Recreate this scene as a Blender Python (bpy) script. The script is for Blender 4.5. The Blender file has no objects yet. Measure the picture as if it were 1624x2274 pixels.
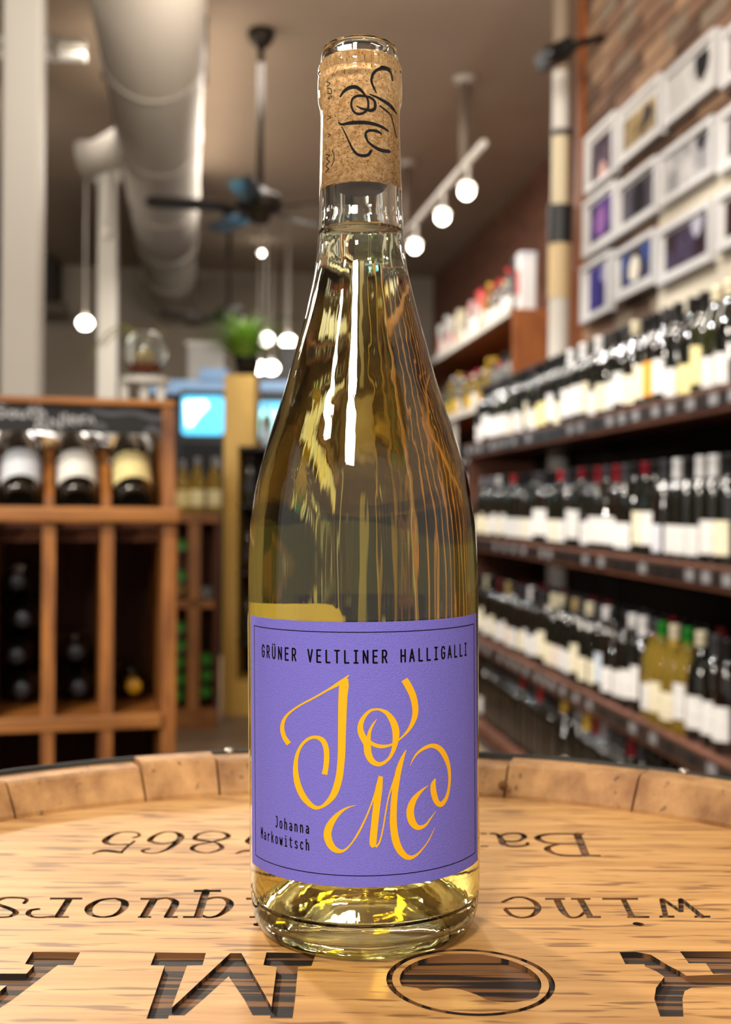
import bpy, bmesh, math, random
from mathutils import Vector, Matrix, geometry
random.seed(7)
sc = bpy.context.scene
COL = sc.collection
R = math.radians
# ------------------------------------------------------------------ camera
FW, FH, FPX = 1624.0, 2274.0, 2650.0
CAMZ = 1.075
HEAD_Z = CAMZ - 0.1442                      # top of the barrel head
PITCH, ROLL = -13.0 / FPX, 0.009
cam_d = bpy.data.cameras.new('camera')
cam = bpy.data.objects.new('camera', cam_d); COL.objects.link(cam)
cam.matrix_world = Matrix.Translation((0, 0, CAMZ)) @ Matrix.Rotation(R(90) + PITCH, 4, 'X') @ Matrix.Rotation(ROLL, 4, 'Z')
cam_d.sensor_fit = 'VERTICAL'; cam_d.sensor_height = 36.0
cam_d.lens = 36.0 * FPX / FH
cam_d.clip_start = 0.02; cam_d.clip_end = 60
cam_d.dof.use_dof = True; cam_d.dof.focus_distance = 0.376
cam_d.dof.aperture_fstop = (cam_d.lens / 1000) / 0.0035
cam_d.dof.aperture_blades = 8
sc.camera = cam
CM = cam.matrix_world.copy()
# ------------------------------------------------------------------ world, exposure, large lights
wd = bpy.data.worlds.new('world'); sc.world = wd; wd.use_nodes = True
bg = wd.node_tree.nodes['Background']
bg.inputs[0].default_value = (1.0, 0.93, 0.84, 1); bg.inputs[1].default_value = 0.42
sc.view_settings.view_transform = 'Standard'; sc.view_settings.look = 'None'
sc.view_settings.gamma = 1.0; sc.view_settings.use_curve_mapping = False
sc.view_settings.exposure = 0.12
cy = sc.cycles
cy.max_bounces = 24; cy.transmission_bounces = 24; cy.glossy_bounces = 8; cy.diffuse_bounces = 4
cy.transparent_max_bounces = 12; cy.blur_glossy = 0.3; cy.sample_clamp_indirect = 60.0

def area(loc, target, size, power, color=(1, .9, .78), size_y=None):
    d = bpy.data.lights.new('ceiling_and_fill_light', 'AREA'); d.energy = power; d.color = color
    d.shape = 'RECTANGLE'; d.size = size; d.size_y = size_y or size
    o = bpy.data.objects.new('ceiling_and_fill_light', d); COL.objects.link(o)
    o.location = loc
    o.rotation_euler = (Vector(target) - Vector(loc)).to_track_quat('-Z', 'Y').to_euler()
    return o
def spot(loc, target, power, angle=70, rad=.03, color=(1, .93, .84), blend=.5):
    d = bpy.data.lights.new('lamp_and_fill_light', 'SPOT'); d.energy = power; d.color = color
    d.spot_size = R(angle); d.spot_blend = blend; d.shadow_soft_size = rad
    o = bpy.data.objects.new('lamp_and_fill_light', d); COL.objects.link(o); o.location = loc
    o.rotation_euler = (Vector(target) - Vector(loc)).to_track_quat('-Z', 'Y').to_euler()
    return o
def point(loc, power, rad=.035, color=(1, .95, .9)):
    d = bpy.data.lights.new('lamp_and_fill_light', 'POINT'); d.energy = power; d.color = color; d.shadow_soft_size = rad
    o = bpy.data.objects.new('lamp_and_fill_light', d); COL.objects.link(o); o.location = loc
    return o
# the shop's ceiling lamps around and behind the camera, plus added fill lights
area((-.42, -1.05, 2.25), (0, .42, .95), .30, 29)                        # lamp over the counter behind the camera
area((-1.25, -.45, 2.3), (0, .5, .95), .14, 7)
area((.95, -.2, 2.9), (.2, .7, .9), .16, 8)
area((-.30, 2.6, 3.35), (0, .45, .95), .30, 34)  # added back light: makes the wine glow and lifts the rear of the barrel
spot((-.95, 2.0, 1.75), (0, .43, 1.02), 130, 13, .08, (1, .9, .74))  # added low spot from behind, so the back label shines through the wine
spot((-1.7, -.9, 1.5), (-.72, 2.35, 1.0), 200, 30, .06)  # added fill aimed at the rack's labels and bins
area((-1.0, .5, 2.8), (-1.3, 4.7, 2.0), .4, 62)  # added fill that brightens the near white column
area((-.9, 7.6, 3.45), (-.9, 7.6, 0), 1.2, 150, (1, .93, .84), 3.0)
area((-3.2, 7.2, 3.3), (-2.6, 9.5, 1.2), 1.4, 35)
area((.1, 3.0, 3.0), (1.6, 3.9, 2.5), .5, 22)  # added soft fill for the upper brickwork
area((-.1, 4.2, 2.6), (-.2, 5.2, 3.6), .8, 22)  # added uplight that brightens the ceiling
for k in range(6):                                                      # two rows of small track lamps over the aisle, aimed at the shelving
    b_ = Vector((.30 - .125 * k, 1.6 + .98 * k, 3.3)); spot(b_, b_ + Vector((.95, .25, -2.4)), 74, 58, .035, (1, .96, .9))
    b_ = Vector((-.45 - .125 * k, 1.9 + .98 * k, 2.55)); spot(b_, b_ + Vector((1.5, .3, -1.6)), 66, 56, .03, (1, .97, .93))
spot((.35, 5.2, 3.2), (1.0, 8.2, 1.9), 60, 60, .05)

# ------------------------------------------------------------------ helpers
def ray(px, py):
    v = Vector(((px - FW / 2) / FPX, -(py - FH / 2) / FPX, -1.0))
    return (CM.to_3x3() @ v).normalized()
def on_depth(px, py, D):
    r = ray(px, py); return Vector((0, 0, CAMZ)) + r * (D / r.y)
def on_z(px, py, z):
    r = ray(px, py); return Vector((0, 0, CAMZ)) + r * ((z - CAMZ) / r.z)
WA = math.atan((812 - 472) / FPX)                                       # the room runs towards the left of the view axis
NV, WV = Vector((math.cos(WA), math.sin(WA), 0)), Vector((-math.sin(WA), math.cos(WA), 0))
def W(l, s, z): return NV * l + WV * s + Vector((0, 0, z))
def on_wall(px, py, l):
    r = ray(px, py); t = l / r.dot(NV); p = Vector((0, 0, CAMZ)) + r * t
    return p.dot(WV), p.z
def s_of(px, l): return on_wall(px, 1130, l)[0]

def lin(h):
    h = h.lstrip('#'); out = []
    for i in (0, 2, 4):
        c = int(h[i:i + 2], 16) / 255
        out.append(c / 12.92 if c <= .04045 else ((c + .055) / 1.055) ** 2.4)
    return (*out, 1.0)
MATS = {}
def mat(name, color, rough=.6, metal=0.0, spec=.5, bump=0, bscale=200, var=0, vscale=8, emit=None, estr=0, coat=0, trans=0, ior=1.45, subsurf=0):
    if name in MATS: return MATS[name]
    m = bpy.data.materials.new(name); m.use_nodes = True; nt = m.node_tree
    b = nt.nodes['Principled BSDF']; c = lin(color)
    b.inputs['Base Color'].default_value = c; b.inputs['Roughness'].default_value = rough
    b.inputs['Metallic'].default_value = metal; b.inputs['Specular IOR Level'].default_value = spec
    b.inputs['Coat Weight'].default_value = coat; b.inputs['Transmission Weight'].default_value = trans
    b.inputs['IOR'].default_value = ior
    if emit: b.inputs['Emission Color'].default_value = lin(emit); b.inputs['Emission Strength'].default_value = estr
    if var or bump:
        tc = nt.nodes.new('ShaderNodeTexCoord')
    if var:
        n = nt.nodes.new('ShaderNodeTexNoise'); n.inputs['Scale'].default_value = vscale; n.inputs['Detail'].default_value = 5
        nt.links.new(tc.outputs['Object'], n.inputs['Vector'])
        r = nt.nodes.new('ShaderNodeValToRGB')
        r.color_ramp.elements[0].position = .3; r.color_ramp.elements[1].position = .7
        r.color_ramp.elements[0].color = (*[x * (1 - var) for x in c[:3]], 1)
        r.color_ramp.elements[1].color = (*[min(1, x * (1 + var)) for x in c[:3]], 1)
        nt.links.new(n.outputs['Fac'], r.inputs['Fac']); nt.links.new(r.outputs['Color'], b.inputs['Base Color'])
    if bump:
        n2 = nt.nodes.new('ShaderNodeTexNoise'); n2.inputs['Scale'].default_value = bscale; n2.inputs['Detail'].default_value = 4
        nt.links.new(tc.outputs['Object'], n2.inputs['Vector'])
        bp = nt.nodes.new('ShaderNodeBump'); bp.inputs['Strength'].default_value = bump; bp.inputs['Distance'].default_value = .002
        nt.links.new(n2.outputs['Fac'], bp.inputs['Height']); nt.links.new(bp.outputs['Normal'], b.inputs['Normal'])
    MATS[name] = m; return m
def wood(name, dark, light, scale=(3, 40, 40), fleck=None, fscale=(40, 600, 40), fthr=.62, rough=.55, bump=.15, rand=.0):
    """streaky timber; scale is low along the grain"""
    if name in MATS: return MATS[name]
    m = bpy.data.materials.new(name); m.use_nodes = True; nt = m.node_tree; L = nt.links
    b = nt.nodes['Principled BSDF']; b.inputs['Roughness'].default_value = rough
    tc = nt.nodes.new('ShaderNodeTexCoord')
    def noise(sca, det=6, rg=.6):
        mp = nt.nodes.new('ShaderNodeMapping'); mp.inputs['Scale'].default_value = sca
        n = nt.nodes.new('ShaderNodeTexNoise'); n.inputs['Scale'].default_value = 1; n.inputs['Detail'].default_value = det
        n.inputs['Roughness'].default_value = rg
        L.new(tc.outputs['Object'], mp.inputs['Vector']); L.new(mp.outputs['Vector'], n.inputs['Vector']); return n
    n1 = noise(scale)
    r = nt.nodes.new('ShaderNodeValToRGB'); e = r.color_ramp.elements
    e[0].position = .3; e[0].color = lin(dark); e[1].position = .68; e[1].color = lin(light)
    L.new(n1.outputs['Fac'], r.inputs['Fac']); out = r.outputs['Color']
    if fleck:
        n2 = noise(fscale, 2, .4)
        r2 = nt.nodes.new('ShaderNodeValToRGB'); e2 = r2.color_ramp.elements
        e2[0].position = fthr; e2[0].color = (0, 0, 0, 1); e2[1].position = fthr + .07; e2[1].color = (1, 1, 1, 1)
        L.new(n2.outputs['Fac'], r2.inputs['Fac'])
        mx = nt.nodes.new('ShaderNodeMixRGB'); mx.inputs[2].default_value = lin(fleck)
        ml = nt.nodes.new('ShaderNodeMath'); ml.operation = 'MULTIPLY'; ml.inputs[1].default_value = .75
        L.new(r2.outputs['Color'], ml.inputs[0]); L.new(ml.outputs[0], mx.inputs[0]); L.new(out, mx.inputs[1]); out = mx.outputs[0]
    if rand:
        oi = nt.nodes.new('ShaderNodeObjectInfo'); hs = nt.nodes.new('ShaderNodeHueSaturation')
        mr = nt.nodes.new('ShaderNodeMapRange'); mr.inputs[3].default_value = 1 - rand; mr.inputs[4].default_value = 1 + rand
        L.new(oi.outputs['Random'], mr.inputs[0]); L.new(mr.outputs[0], hs.inputs['Value']); L.new(out, hs.inputs['Color']); out = hs.outputs[0]
    L.new(out, b.inputs['Base Color'])
    bp = nt.nodes.new('ShaderNodeBump'); bp.inputs['Strength'].default_value = bump; bp.inputs['Distance'].default_value = .001
    L.new(n1.outputs['Fac'], bp.inputs['Height']); L.new(bp.outputs['Normal'], b.inputs['Normal'])
    MATS[name] = m; return m

class MB:
    def __init__(s): s.v = []; s.f = []; s.sm = []
    def add(s, vs, fs, smooth=False):
        o = len(s.v); s.v += [tuple(v) for v in vs]
        for f in fs: s.f.append([i + o for i in f]); s.sm.append(smooth)
        return s
    def box(s, x0, y0, z0, x1, y1, z1):
        vs = [(x, y, z) for z in (z0, z1) for y in (y0, y1) for x in (x0, x1)]
        return s.add(vs, [(0, 2, 3, 1), (4, 5, 7, 6), (0, 1, 5, 4), (2, 6, 7, 3), (0, 4, 6, 2), (1, 3, 7, 5)])
    def prism(s, poly, z0, z1):
        n = len(poly); vs = [(x, y, z0) for x, y in poly] + [(x, y, z1) for x, y in poly]
        fs = [tuple(range(n))[::-1], tuple(range(n, 2 * n))] + [(i, (i + 1) % n, n + (i + 1) % n, n + i) for i in range(n)]
        return s.add(vs, fs)
    def lathe(s, prof, n=24, closed=False, smooth=True, a0=0, a1=2 * math.pi):
        """prof: list of (r, z); r == 0 makes a pole"""
        full = abs(a1 - a0 - 2 * math.pi) < 1e-6; m = n if full else n + 1
        rows = []; vs = []
        for r, z in prof:
            if r < 1e-7: rows.append([len(vs)] * m); vs.append((0, 0, z))
            else:
                rows.append(list(range(len(vs), len(vs) + m)))
                for k in range(m):
                    a = a0 + (a1 - a0) * k / n; vs.append((r * math.cos(a), r * math.sin(a), z))
        fs = []; pairs = list(zip(rows, rows[1:])) + ([(rows[-1], rows[0])] if closed else [])
        for A, B in pairs:
            for k in range(n):
                j = (k + 1) % m
                q = [A[k], A[j], B[j], B[k]]; u = []
                for i in q:
                    if i not in u: u.append(i)
                if len(u) > 2: fs.append(u)
        return s.add(vs, fs, smooth)
    def tube(s, pts, rad, n=10, cap=True):
        pts = [Vector(p) for p in pts]; rr = rad if isinstance(rad, (list, tuple)) else [rad] * len(pts)
        vs = []; up = Vector((0, 0, 1)); prev = None
        for i, p in enumerate(pts):
            d = (pts[min(i + 1, len(pts) - 1)] - pts[max(i - 1, 0)]).normalized()
            if prev is None:
                a = d.cross(up) if abs(d.z) < .95 else d.cross(Vector((1, 0, 0)))
            else: a = prev - d * prev.dot(d)
            a.normalize(); prev = a; b = d.cross(a)
            for k in range(n):
                t = 2 * math.pi * k / n; vs.append(p + (a * math.cos(t) + b * math.sin(t)) * rr[i])
        fs = [(i * n + k, i * n + (k + 1) % n, (i + 1) * n + (k + 1) % n, (i + 1) * n + k) for i in range(len(pts) - 1) for k in range(n)]
        s.add(vs, fs, True)
        if cap:
            o = len(s.v) - len(vs)
            s.f.append([o + k for k in range(n)][::-1]); s.sm.append(False)
            s.f.append([o + (len(pts) - 1) * n + k for k in range(n)]); s.sm.append(False)
        return s
    def xf(s, M):
        s.v = [tuple(M @ Vector(v)) for v in s.v]; return s
    def mesh(s, name, fix=True):
        me = bpy.data.meshes.new(name); me.from_pydata(s.v, [], s.f)
        me.polygons.foreach_set('use_smooth', s.sm)
        if fix:
            bm = bmesh.new(); bm.from_mesh(me); bmesh.ops.recalc_face_normals(bm, faces=bm.faces); bm.to_mesh(me); bm.free()
        me.update(); return me
    def build(s, name, m, parent=None, loc=None, rz=None, bevel=0, fix=True):
        o = bpy.data.objects.new(name, s.mesh(name, fix)); COL.objects.link(o)
        if m: o.data.materials.append(m)
        if parent: o.parent = parent
        if loc is not None: o.location = loc
        if rz is not None: o.rotation_euler = (0, 0, rz)
        if bevel:
            b = o.modifiers.new('bevel', 'BEVEL'); b.width = bevel; b.segments = 2; b.limit_method = 'ANGLE'
        return o
def inst(name, me, m, parent, loc=None, rot=None, scale=None):
    o = bpy.data.objects.new(name, me); COL.objects.link(o); o.parent = parent
    if m is not None:
        if not me.materials: me.materials.append(m)
        o.material_slots[0].link = 'OBJECT'; o.material_slots[0].material = m
    if loc is not None: o.location = loc
    if rot is not None: o.rotation_euler = rot
    if scale is not None: o.scale = scale
    return o
def tag(o, label=None, cat=None, group=None, kind=None):
    if label: o['label'] = label
    if cat: o['category'] = cat
    if group: o['group'] = group
    if kind: o['kind'] = kind
    return o
def thing(name, label, cat, loc=(0, 0, 0), rz=0, group=None):
    o = bpy.data.objects.new(name, None); COL.objects.link(o); o.empty_display_size = .05
    o.location = loc; o.rotation_euler = (0, 0, rz)
    return tag(o, label, cat, group)
def struct(o): o['kind'] = 'structure'; return o

# flat shapes: variable-width pen strokes turned into clean unions of triangles
def spline(pts, step=6):
    out = []; n = len(pts)
    for i in range(n - 1):
        p0, p1, p2, p3 = pts[max(i - 1, 0)], pts[i], pts[i + 1], pts[min(i + 2, n - 1)]
        k = max(2, step)
        for j in range(k):
            t = j / k
            out.append(tuple(.5 * (2 * b + (c - a) * t + (2 * a - 5 * b + 4 * c - d) * t * t + (3 * b - a - 3 * c + d) * t ** 3) for a, b, c, d in zip(p0, p1, p2, p3)))
    out.append(tuple(pts[-1])); return out
def pen(pts, ysc=1.0, wmin=0, smooth=True, step=6, disks=True):
    """pts (x, y, w) -> triangles; ysc > 1 makes the pen flatter in y"""
    P = spline(pts, step) if smooth and len(pts) > 2 else list(pts)
    P = [(x, y * ysc, max(w, wmin)) for x, y, w in P]; T = []; L_, R_ = [], []
    for i, (x, y, w) in enumerate(P):
        a, b = P[max(i - 1, 0)], P[min(i + 1, len(P) - 1)]
        dx, dy = b[0] - a[0], b[1] - a[1]; d = math.hypot(dx, dy) or 1
        nx, ny = -dy / d, dx / d
        L_.append((x + nx * w / 2, y + ny * w / 2)); R_.append((x - nx * w / 2, y - ny * w / 2))
    for i in range(len(P) - 1):
        T += [(L_[i], R_[i], R_[i + 1]), (L_[i], R_[i + 1], L_[i + 1])]
    if disks:
        for x, y, w in (P if not smooth else (P[0], P[-1])):
            c = [(x + w / 2 * math.cos(k * math.pi / 4), y + w / 2 * math.sin(k * math.pi / 4)) for k in range(8)]
            T += [(c[0], c[k], c[k + 1]) for k in range(1, 7)]
    return [tuple((x, y / ysc) for x, y in t) for t in T]
def poly(pts):
    fs = geometry.tessellate_polygon([[Vector((x, y, 0)) for x, y in pts]])
    return [tuple(pts[i] for i in f) for f in fs]
def ccw(t):
    (a, b), (c, d), (e, f) = t
    s = (c - a) * (f - b) - (e - a) * (d - b)
    return None if abs(s) < 1e-13 else (t if s > 0 else t[::-1])
def union(tris, base=None, eps=5e-5):
    """-> verts, [(tri, is_shape)]; worked in millimetres"""
    import numpy as np
    vs, fs, keep = [], [], []
    if base: vs += [Vector((p[0] * 1e3, p[1] * 1e3)) for p in base]; fs.append(list(range(len(base))))
    for t in tris:
        t = ccw(t)
        if t:
            o = len(vs); vs += [Vector((p[0] * 1e3, p[1] * 1e3)) for p in t]; fs.append([o, o + 1, o + 2])
            keep.append([c * 1e3 for p in t for c in p])
    r = geometry.delaunay_2d_cdt(vs, [], fs, 1, eps)
    T = np.array(keep); V = np.array([(v.x, v.y) for v in r[0]])
    e1, e2 = T[:, 2:4] - T[:, 0:2], T[:, 4:6] - T[:, 0:2]; det = e1[:, 0] * e2[:, 1] - e1[:, 1] * e2[:, 0]
    out = []
    for f in r[2]:
        c = V[list(f)].mean(0); d = c - T[:, 0:2]
        u = (d[:, 0] * e2[:, 1] - d[:, 1] * e2[:, 0]) / det; w = (e1[:, 0] * d[:, 1] - e1[:, 1] * d[:, 0]) / det
        out.append((tuple(f), bool(((u > -1e-4) & (w > -1e-4) & (u + w < 1 + 1e-4)).any())))
    return [Vector((v.x / 1e3, v.y / 1e3)) for v in r[0]], out
# ------------------------------------------------------------------ shared materials
M_oak = wood('oak_head', '#ad7c42', '#d8a868', (9, 130, 20), '#6e4420', (36, 330, 30), .575, .5, .3)
M_stave = wood('oak_stave', '#8f6238', '#cf9f66', (60, 60, 25), '#5a3a1e', (260, 260, 60), .66, .6, .3, .14)
M_burn = wood('burnt_oak', '#0d0703', '#24140a', (12, 200, 20), '#8a5c30', (9, 280, 30), .47, .75, .6)
M_hoop = mat('hoop_steel', '#3b3a38', .45, .9, var=.2, vscale=30)
M_walnut = wood('rack_wood', '#5a2e0c', '#a5682c', (30, 30, 5), None, rough=.5, rand=.08)
M_rackh = wood('rack_wood_level', '#64360f', '#a96e30', (4, 40, 40), None, rough=.5)
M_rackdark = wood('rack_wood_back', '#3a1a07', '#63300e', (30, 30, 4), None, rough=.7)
M_shelf = wood('shelf_wood', '#4a2a1c', '#7a4a34', (30, 5, 40), None, rough=.5)
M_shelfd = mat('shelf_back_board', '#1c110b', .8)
M_black = mat('black_plastic', '#0b0b0c', .45)
M_iron = mat('dark_bronze', '#2b231d', .5, .4)
M_white = mat('white_paint', '#d9d5cc', .55, bump=.1, bscale=60)
M_paper = mat('white_paper', '#e6e4e0', .7)

# ------------------------------------------------------------------ barrel
jp = [on_z(x, y, HEAD_Z) for x, y in ((30, 1818), (100, 1812), (325, 1782), (488, 1768), (1100, 1775), (1250, 1786), (1405, 1800), (1620, 1843))]
# least squares circle through the joint between head and staves
import numpy as np
A_ = np.array([[2 * p.x, 2 * p.y, 1] for p in jp]); b_ = np.array([p.x ** 2 + p.y ** 2 for p in jp])
sol = np.linalg.lstsq(A_, b_, rcond=None)[0]
BX, BY = float(sol[0]), float(sol[1]); BR = math.sqrt(sol[2] + BX * BX + BY * BY)
print('barrel', BX, BY, BR)
barrel = thing('wine_barrel', 'upright oak wine barrel with carved lettering on its head, under the bottle', 'barrel', (BX, BY, 0))
def zsrc(off, s):                                                        # coordinates read in an enlarged view of the lettering
    def f(x, y):
        p = on_z(off[0] + x / s, off[1] + y / s, HEAD_Z); return (p.x - BX, p.y - BY)
    return f
T = []
def put(tris, f): T.extend([tuple(f(*p) for p in t) for t in tris])
def bars(lst, f):
    for x0, x1, y, h in lst: put(poly([(x0, y - h / 2), (x1, y - h / 2), (x1, y + h / 2), (x0, y + h / 2)]), f)
def pens(lst, f, wmin=26):
    for p in lst: put(pen(p, 2.5, wmin, len(p) > 2), f)
f1 = zsrc((0, 1930), 2.707)
for pl in ([(195, 497), (482, 500), (440, 577), (348, 577), (70, 790), (-40, 860), (-160, 860), (40, 700), (-60, 700), (-60, 628), (160, 628), (205, 577), (150, 570)],
           [(935, 502), (1238, 504), (1218, 578), (1125, 580), (1050, 785), (1010, 900), (880, 900), (920, 785), (990, 580), (905, 578)],
           [(1385, 505), (1452, 505), (1612, 790), (1660, 880), (1520, 880), (1470, 785), (1375, 645), (1215, 790), (1110, 880), (980, 880), (1085, 785)]):
    put(poly(pl), f1)
put(poly([(592, 2115), (702, 2117), (692, 2145), (662, 2147), (655, 2225), (650, 2262), (600, 2262), (605, 2220), (615, 2147), (585, 2143)]), zsrc((0, 0), 1))
pens([[(145, 205, 26), (160, 182, 20), (110, 172, 26), (40, 172, 26), (-20, 190, 40), (-15, 212, 40), (60, 238, 40), (95, 262, 40), (60, 285, 26), (0, 290, 24)],
      [(415, 182, 44), (350, 285, 46)], [(320, 284, 24), (250, 290, 26), (200, 287, 26), (170, 270, 34), (185, 248, 30), (230, 240, 30)],
      [(690, 176, 26), (740, 190, 40), (752, 215, 50), (730, 250, 42), (680, 280, 30), (610, 288, 26), (550, 275, 34), (532, 245, 50), (550, 215, 44), (610, 185, 30), (690, 176, 26)],
      [(925, 182, 50), (865, 285, 50)], [(930, 184, 26), (1000, 174, 28), (1045, 188, 40), (1052, 212, 50), (1010, 285, 50)],
      [(1240, 130, 50), (1190, 285, 50)], [(1225, 186, 28), (1290, 171, 28), (1350, 176, 34), (1383, 205, 48), (1362, 245, 46), (1310, 280, 30), (1250, 290, 26), (1205, 275, 26)],
      [(1590, 180, 44), (1560, 285, 44)], [(1545, 333, 48), (1570, 332, 48)], [(1735, 125, 44), (1690, 285, 44)]], f1)
bars([(300, 495, 177, 12), (290, 415, 288, 10), (845, 930, 179, 13), (830, 910, 288, 10), (985, 1070, 288, 10), (1165, 1330, 131, 14), (1100, 1215, 288, 11),
      (1480, 1640, 178, 14), (1500, 1620, 288, 10), (1660, 1810, 126, 12), (1630, 1750, 288, 10)], f1)
f2 = zsrc((1060, 1780), 2.879)
pens([[(165, 642, 20), (230, 615, 26), (300, 614, 26), (370, 645, 36), (388, 690, 46), (350, 730, 34), (280, 742, 26), (220, 726, 28), (180, 690, 30)],
      [(510, 625, 46), (545, 695, 46), (590, 738, 30), (650, 736, 26), (695, 700, 24)], [(660, 625, 44), (722, 735, 44)],
      [(935, 625, 36), (990, 735, 40)], [(1018, 780, 50), (1045, 786, 50)],
      [(1182, 625, 36), (1206, 735, 36)], [(1188, 625, 28), (1300, 702, 30)], [(1302, 625, 36), (1306, 702, 32)], [(1304, 625, 30), (1440, 738, 42)],
      [(640, 208, 52), (695, 344, 52)], [(610, 207, 24), (480, 207, 26), (400, 220, 36), (388, 236, 46), (425, 257, 28), (500, 268, 24), (650, 271, 24)],
      [(530, 270, 24), (462, 288, 34), (450, 306, 46), (490, 331, 28), (560, 345, 24), (690, 347, 24)],
      [(90, 205, 24), (130, 211, 26), (152, 240, 42), (168, 270, 44), (210, 286, 28), (270, 287, 26), (318, 277, 28), (322, 264, 24)],
      [(140, 220, 24), (200, 205, 24), (270, 205, 28), (304, 225, 38), (270, 250, 26), (210, 255, 24), (165, 250, 24)]], f2)
bars([(175, 390, 683, 11), (435, 562, 622, 13), (600, 725, 622, 13), (700, 792, 738, 13), (800, 1030, 622, 13), (960, 1102, 738, 12), (1165, 1262, 736, 13),
      (1390, 1492, 736, 13), (480, 685, 207, 9), (600, 790, 346, 9), (20, 62, 205, 8), (20, 72, 286, 8)], f2)
f3 = zsrc((180, 1820), 3.867)
five = [[(105, 290, 10), (160, 272, 40), (230, 268, 50), (340, 282, 50)], [(345, 283, 26), (400, 230, 24), (460, 185, 16)],
        [(400, 212, 24), (330, 215, 26), (240, 210, 40), (208, 185, 62), (250, 145, 50), (330, 113, 28), (420, 105, 24), (490, 118, 26), (500, 140, 28), (450, 156, 28)]]
pens(five + [[(x + 1230, y, w) for x, y, w in p] for p in five] +
     [[(700, 206, 24), (620, 196, 40), (592, 175, 54), (640, 135, 36), (720, 107, 26), (800, 108, 28), (850, 130, 56), (852, 165, 66), (800, 215, 54), (730, 260, 34), (650, 286, 24), (560, 286, 26), (528, 266, 34), (590, 250, 24)],
      [(700, 206, 24), (780, 196, 24), (840, 170, 24)],
      [(1130, 190, 26), (1010, 176, 46), (977, 160, 46), (1010, 125, 30), (1110, 103, 24), (1210, 110, 28), (1265, 135, 44), (1240, 162, 44), (1130, 190, 26)],
      [(1130, 195, 24), (1020, 210, 30), (962, 235, 44), (962, 260, 40), (1020, 280, 26), (1100, 285, 24), (1190, 260, 36), (1210, 235, 44), (1180, 206, 32), (1130, 192, 24)]], f3)
f4 = zsrc((860, 2060), 2.126)
for pl in ([(1097, 115), (1170, 114), (1245, 127), (1330, 180), (1385, 207), (1420, 232), (1310, 232), (1270, 205), (1220, 185), (1215, 172), (1125, 172)],
           [(1383, 112), (1720, 112), (1720, 168), (1425, 168)], [(1505, 167), (1720, 167), (1720, 218), (1540, 218)],
           [(1310, 231), (1720, 216), (1720, 275), (1440, 282), (1405, 300), (1395, 335), (1400, 420), (1290, 420), (1262, 335), (1270, 285)]):
    put(poly(pl), f4)
cx_, cy_, cr_ = .0332 - BX, .363 - BY, .0256
def circ(r, k, n=72): return (cx_ + r * math.cos(2 * math.pi * k / n), cy_ + r * math.sin(2 * math.pi * k / n))
for k in range(72):
    a, b, c, d = circ(cr_, k), circ(cr_, k + 1), circ(.0238, k), circ(.0238, k + 1); T += [(a, b, d), (a, d, c)]
wave = [f4(x, y) for x, y, _ in spline([(145, 285, 1), (180, 298, 1), (260, 286, 1), (340, 291, 1), (420, 316, 1), (490, 345, 1), (600, 352, 1), (690, 335, 1), (716, 318, 1)], 5)]
ang0 = math.atan2(wave[-1][1] - cy_, wave[-1][0] - cx_); ang1 = math.atan2(wave[0][1] - cy_, wave[0][0] - cx_)
if ang1 < ang0: ang1 += 2 * math.pi
dome = [(cx_ + .0215 * math.cos(ang0 + (ang1 - ang0) * k / 30), cy_ + .0215 * math.sin(ang0 + (ang1 - ang0) * k / 30)) for k in range(1, 30)]
T += poly(wave + dome)
base = [((BR + .004) * math.cos(2 * math.pi * k / 96), (BR + .004) * math.sin(2 * math.pi * k / 96)) for k in range(96)]
vs, tr = union(T, base)
DEP = .0016
mb_v, mb_f, mats_i = [], [], []
top_id, low_id = {}, {}
def vid(d, i, z):
    if i not in d: d[i] = len(mb_v); mb_v.append((vs[i].x, vs[i].y, z))
    return d[i]
edges = {}
for f, isl in tr:
    d, z = (low_id, -DEP) if isl else (top_id, 0)
    mb_f.append([vid(d, i, z) for i in f]); mats_i.append(1 if isl else 0)
    for a, b in zip(f, list(f[1:]) + [f[0]]):
        edges.setdefault((min(a, b), max(a, b)), []).append((isl, a, b))
for (a, b), u in edges.items():
    if len(u) == 2 and u[0][0] != u[1][0]:
        e = u[0] if u[0][0] else u[1]
        mb_f.append([low_id[e[2]], low_id[e[1]], top_id[e[1]], top_id[e[2]]]); mats_i.append(1)
n0 = len(mb_v)                                                           # underside and edge of the head
for k in range(96):
    x, y = base[k]; mb_v.append((x, y, -.024))
mb_f.append(list(range(n0, n0 + 96))[::-1]); mats_i.append(0)
me = bpy.data.meshes.new('head'); me.from_pydata(mb_v, [], mb_f); me.materials.append(M_oak); me.materials.append(M_burn)
me.polygons.foreach_set('material_index', mats_i); me.update()
head = bpy.data.objects.new('head', me); COL.objects.link(head); head.parent = barrel; head.location = (0, 0, HEAD_Z)
tag(head, 'light oak barrel head with burnt carved letters')
# staves, chime bevelled inwards, belly lower down
def ang(px, py):
    p = on_z(px, py, HEAD_Z); return math.atan2(p.y - BY, p.x - BX)
cuts = [ang(1405, 1803), ang(1118, 1776), ang(488, 1768), ang(325, 1782), ang(32, 1818)]
av = cuts[-1]; rest = []
end = cuts[0] + 2 * math.pi; nrest = 24
w = [random.uniform(.75, 1.25) for _ in range(nrest)]; tot = sum(w); a = av
for q in w[:-1]: a += q / tot * (end - av); rest.append(a)
mid = (cuts[1] + cuts[2]) / 2
br = [cuts[0], cuts[1], cuts[1] + (cuts[2] - cuts[1]) * .36, cuts[1] + (cuts[2] - cuts[1]) * .7, cuts[2], cuts[3], cuts[4]] + rest + [end]
RIM = HEAD_Z + .0148
def rad_at(z):                                                           # outer radius of the barrel
    t = (z - RIM / 2) / (RIM / 2); return BR + .027 + .055 * (1 - t * t)
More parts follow.
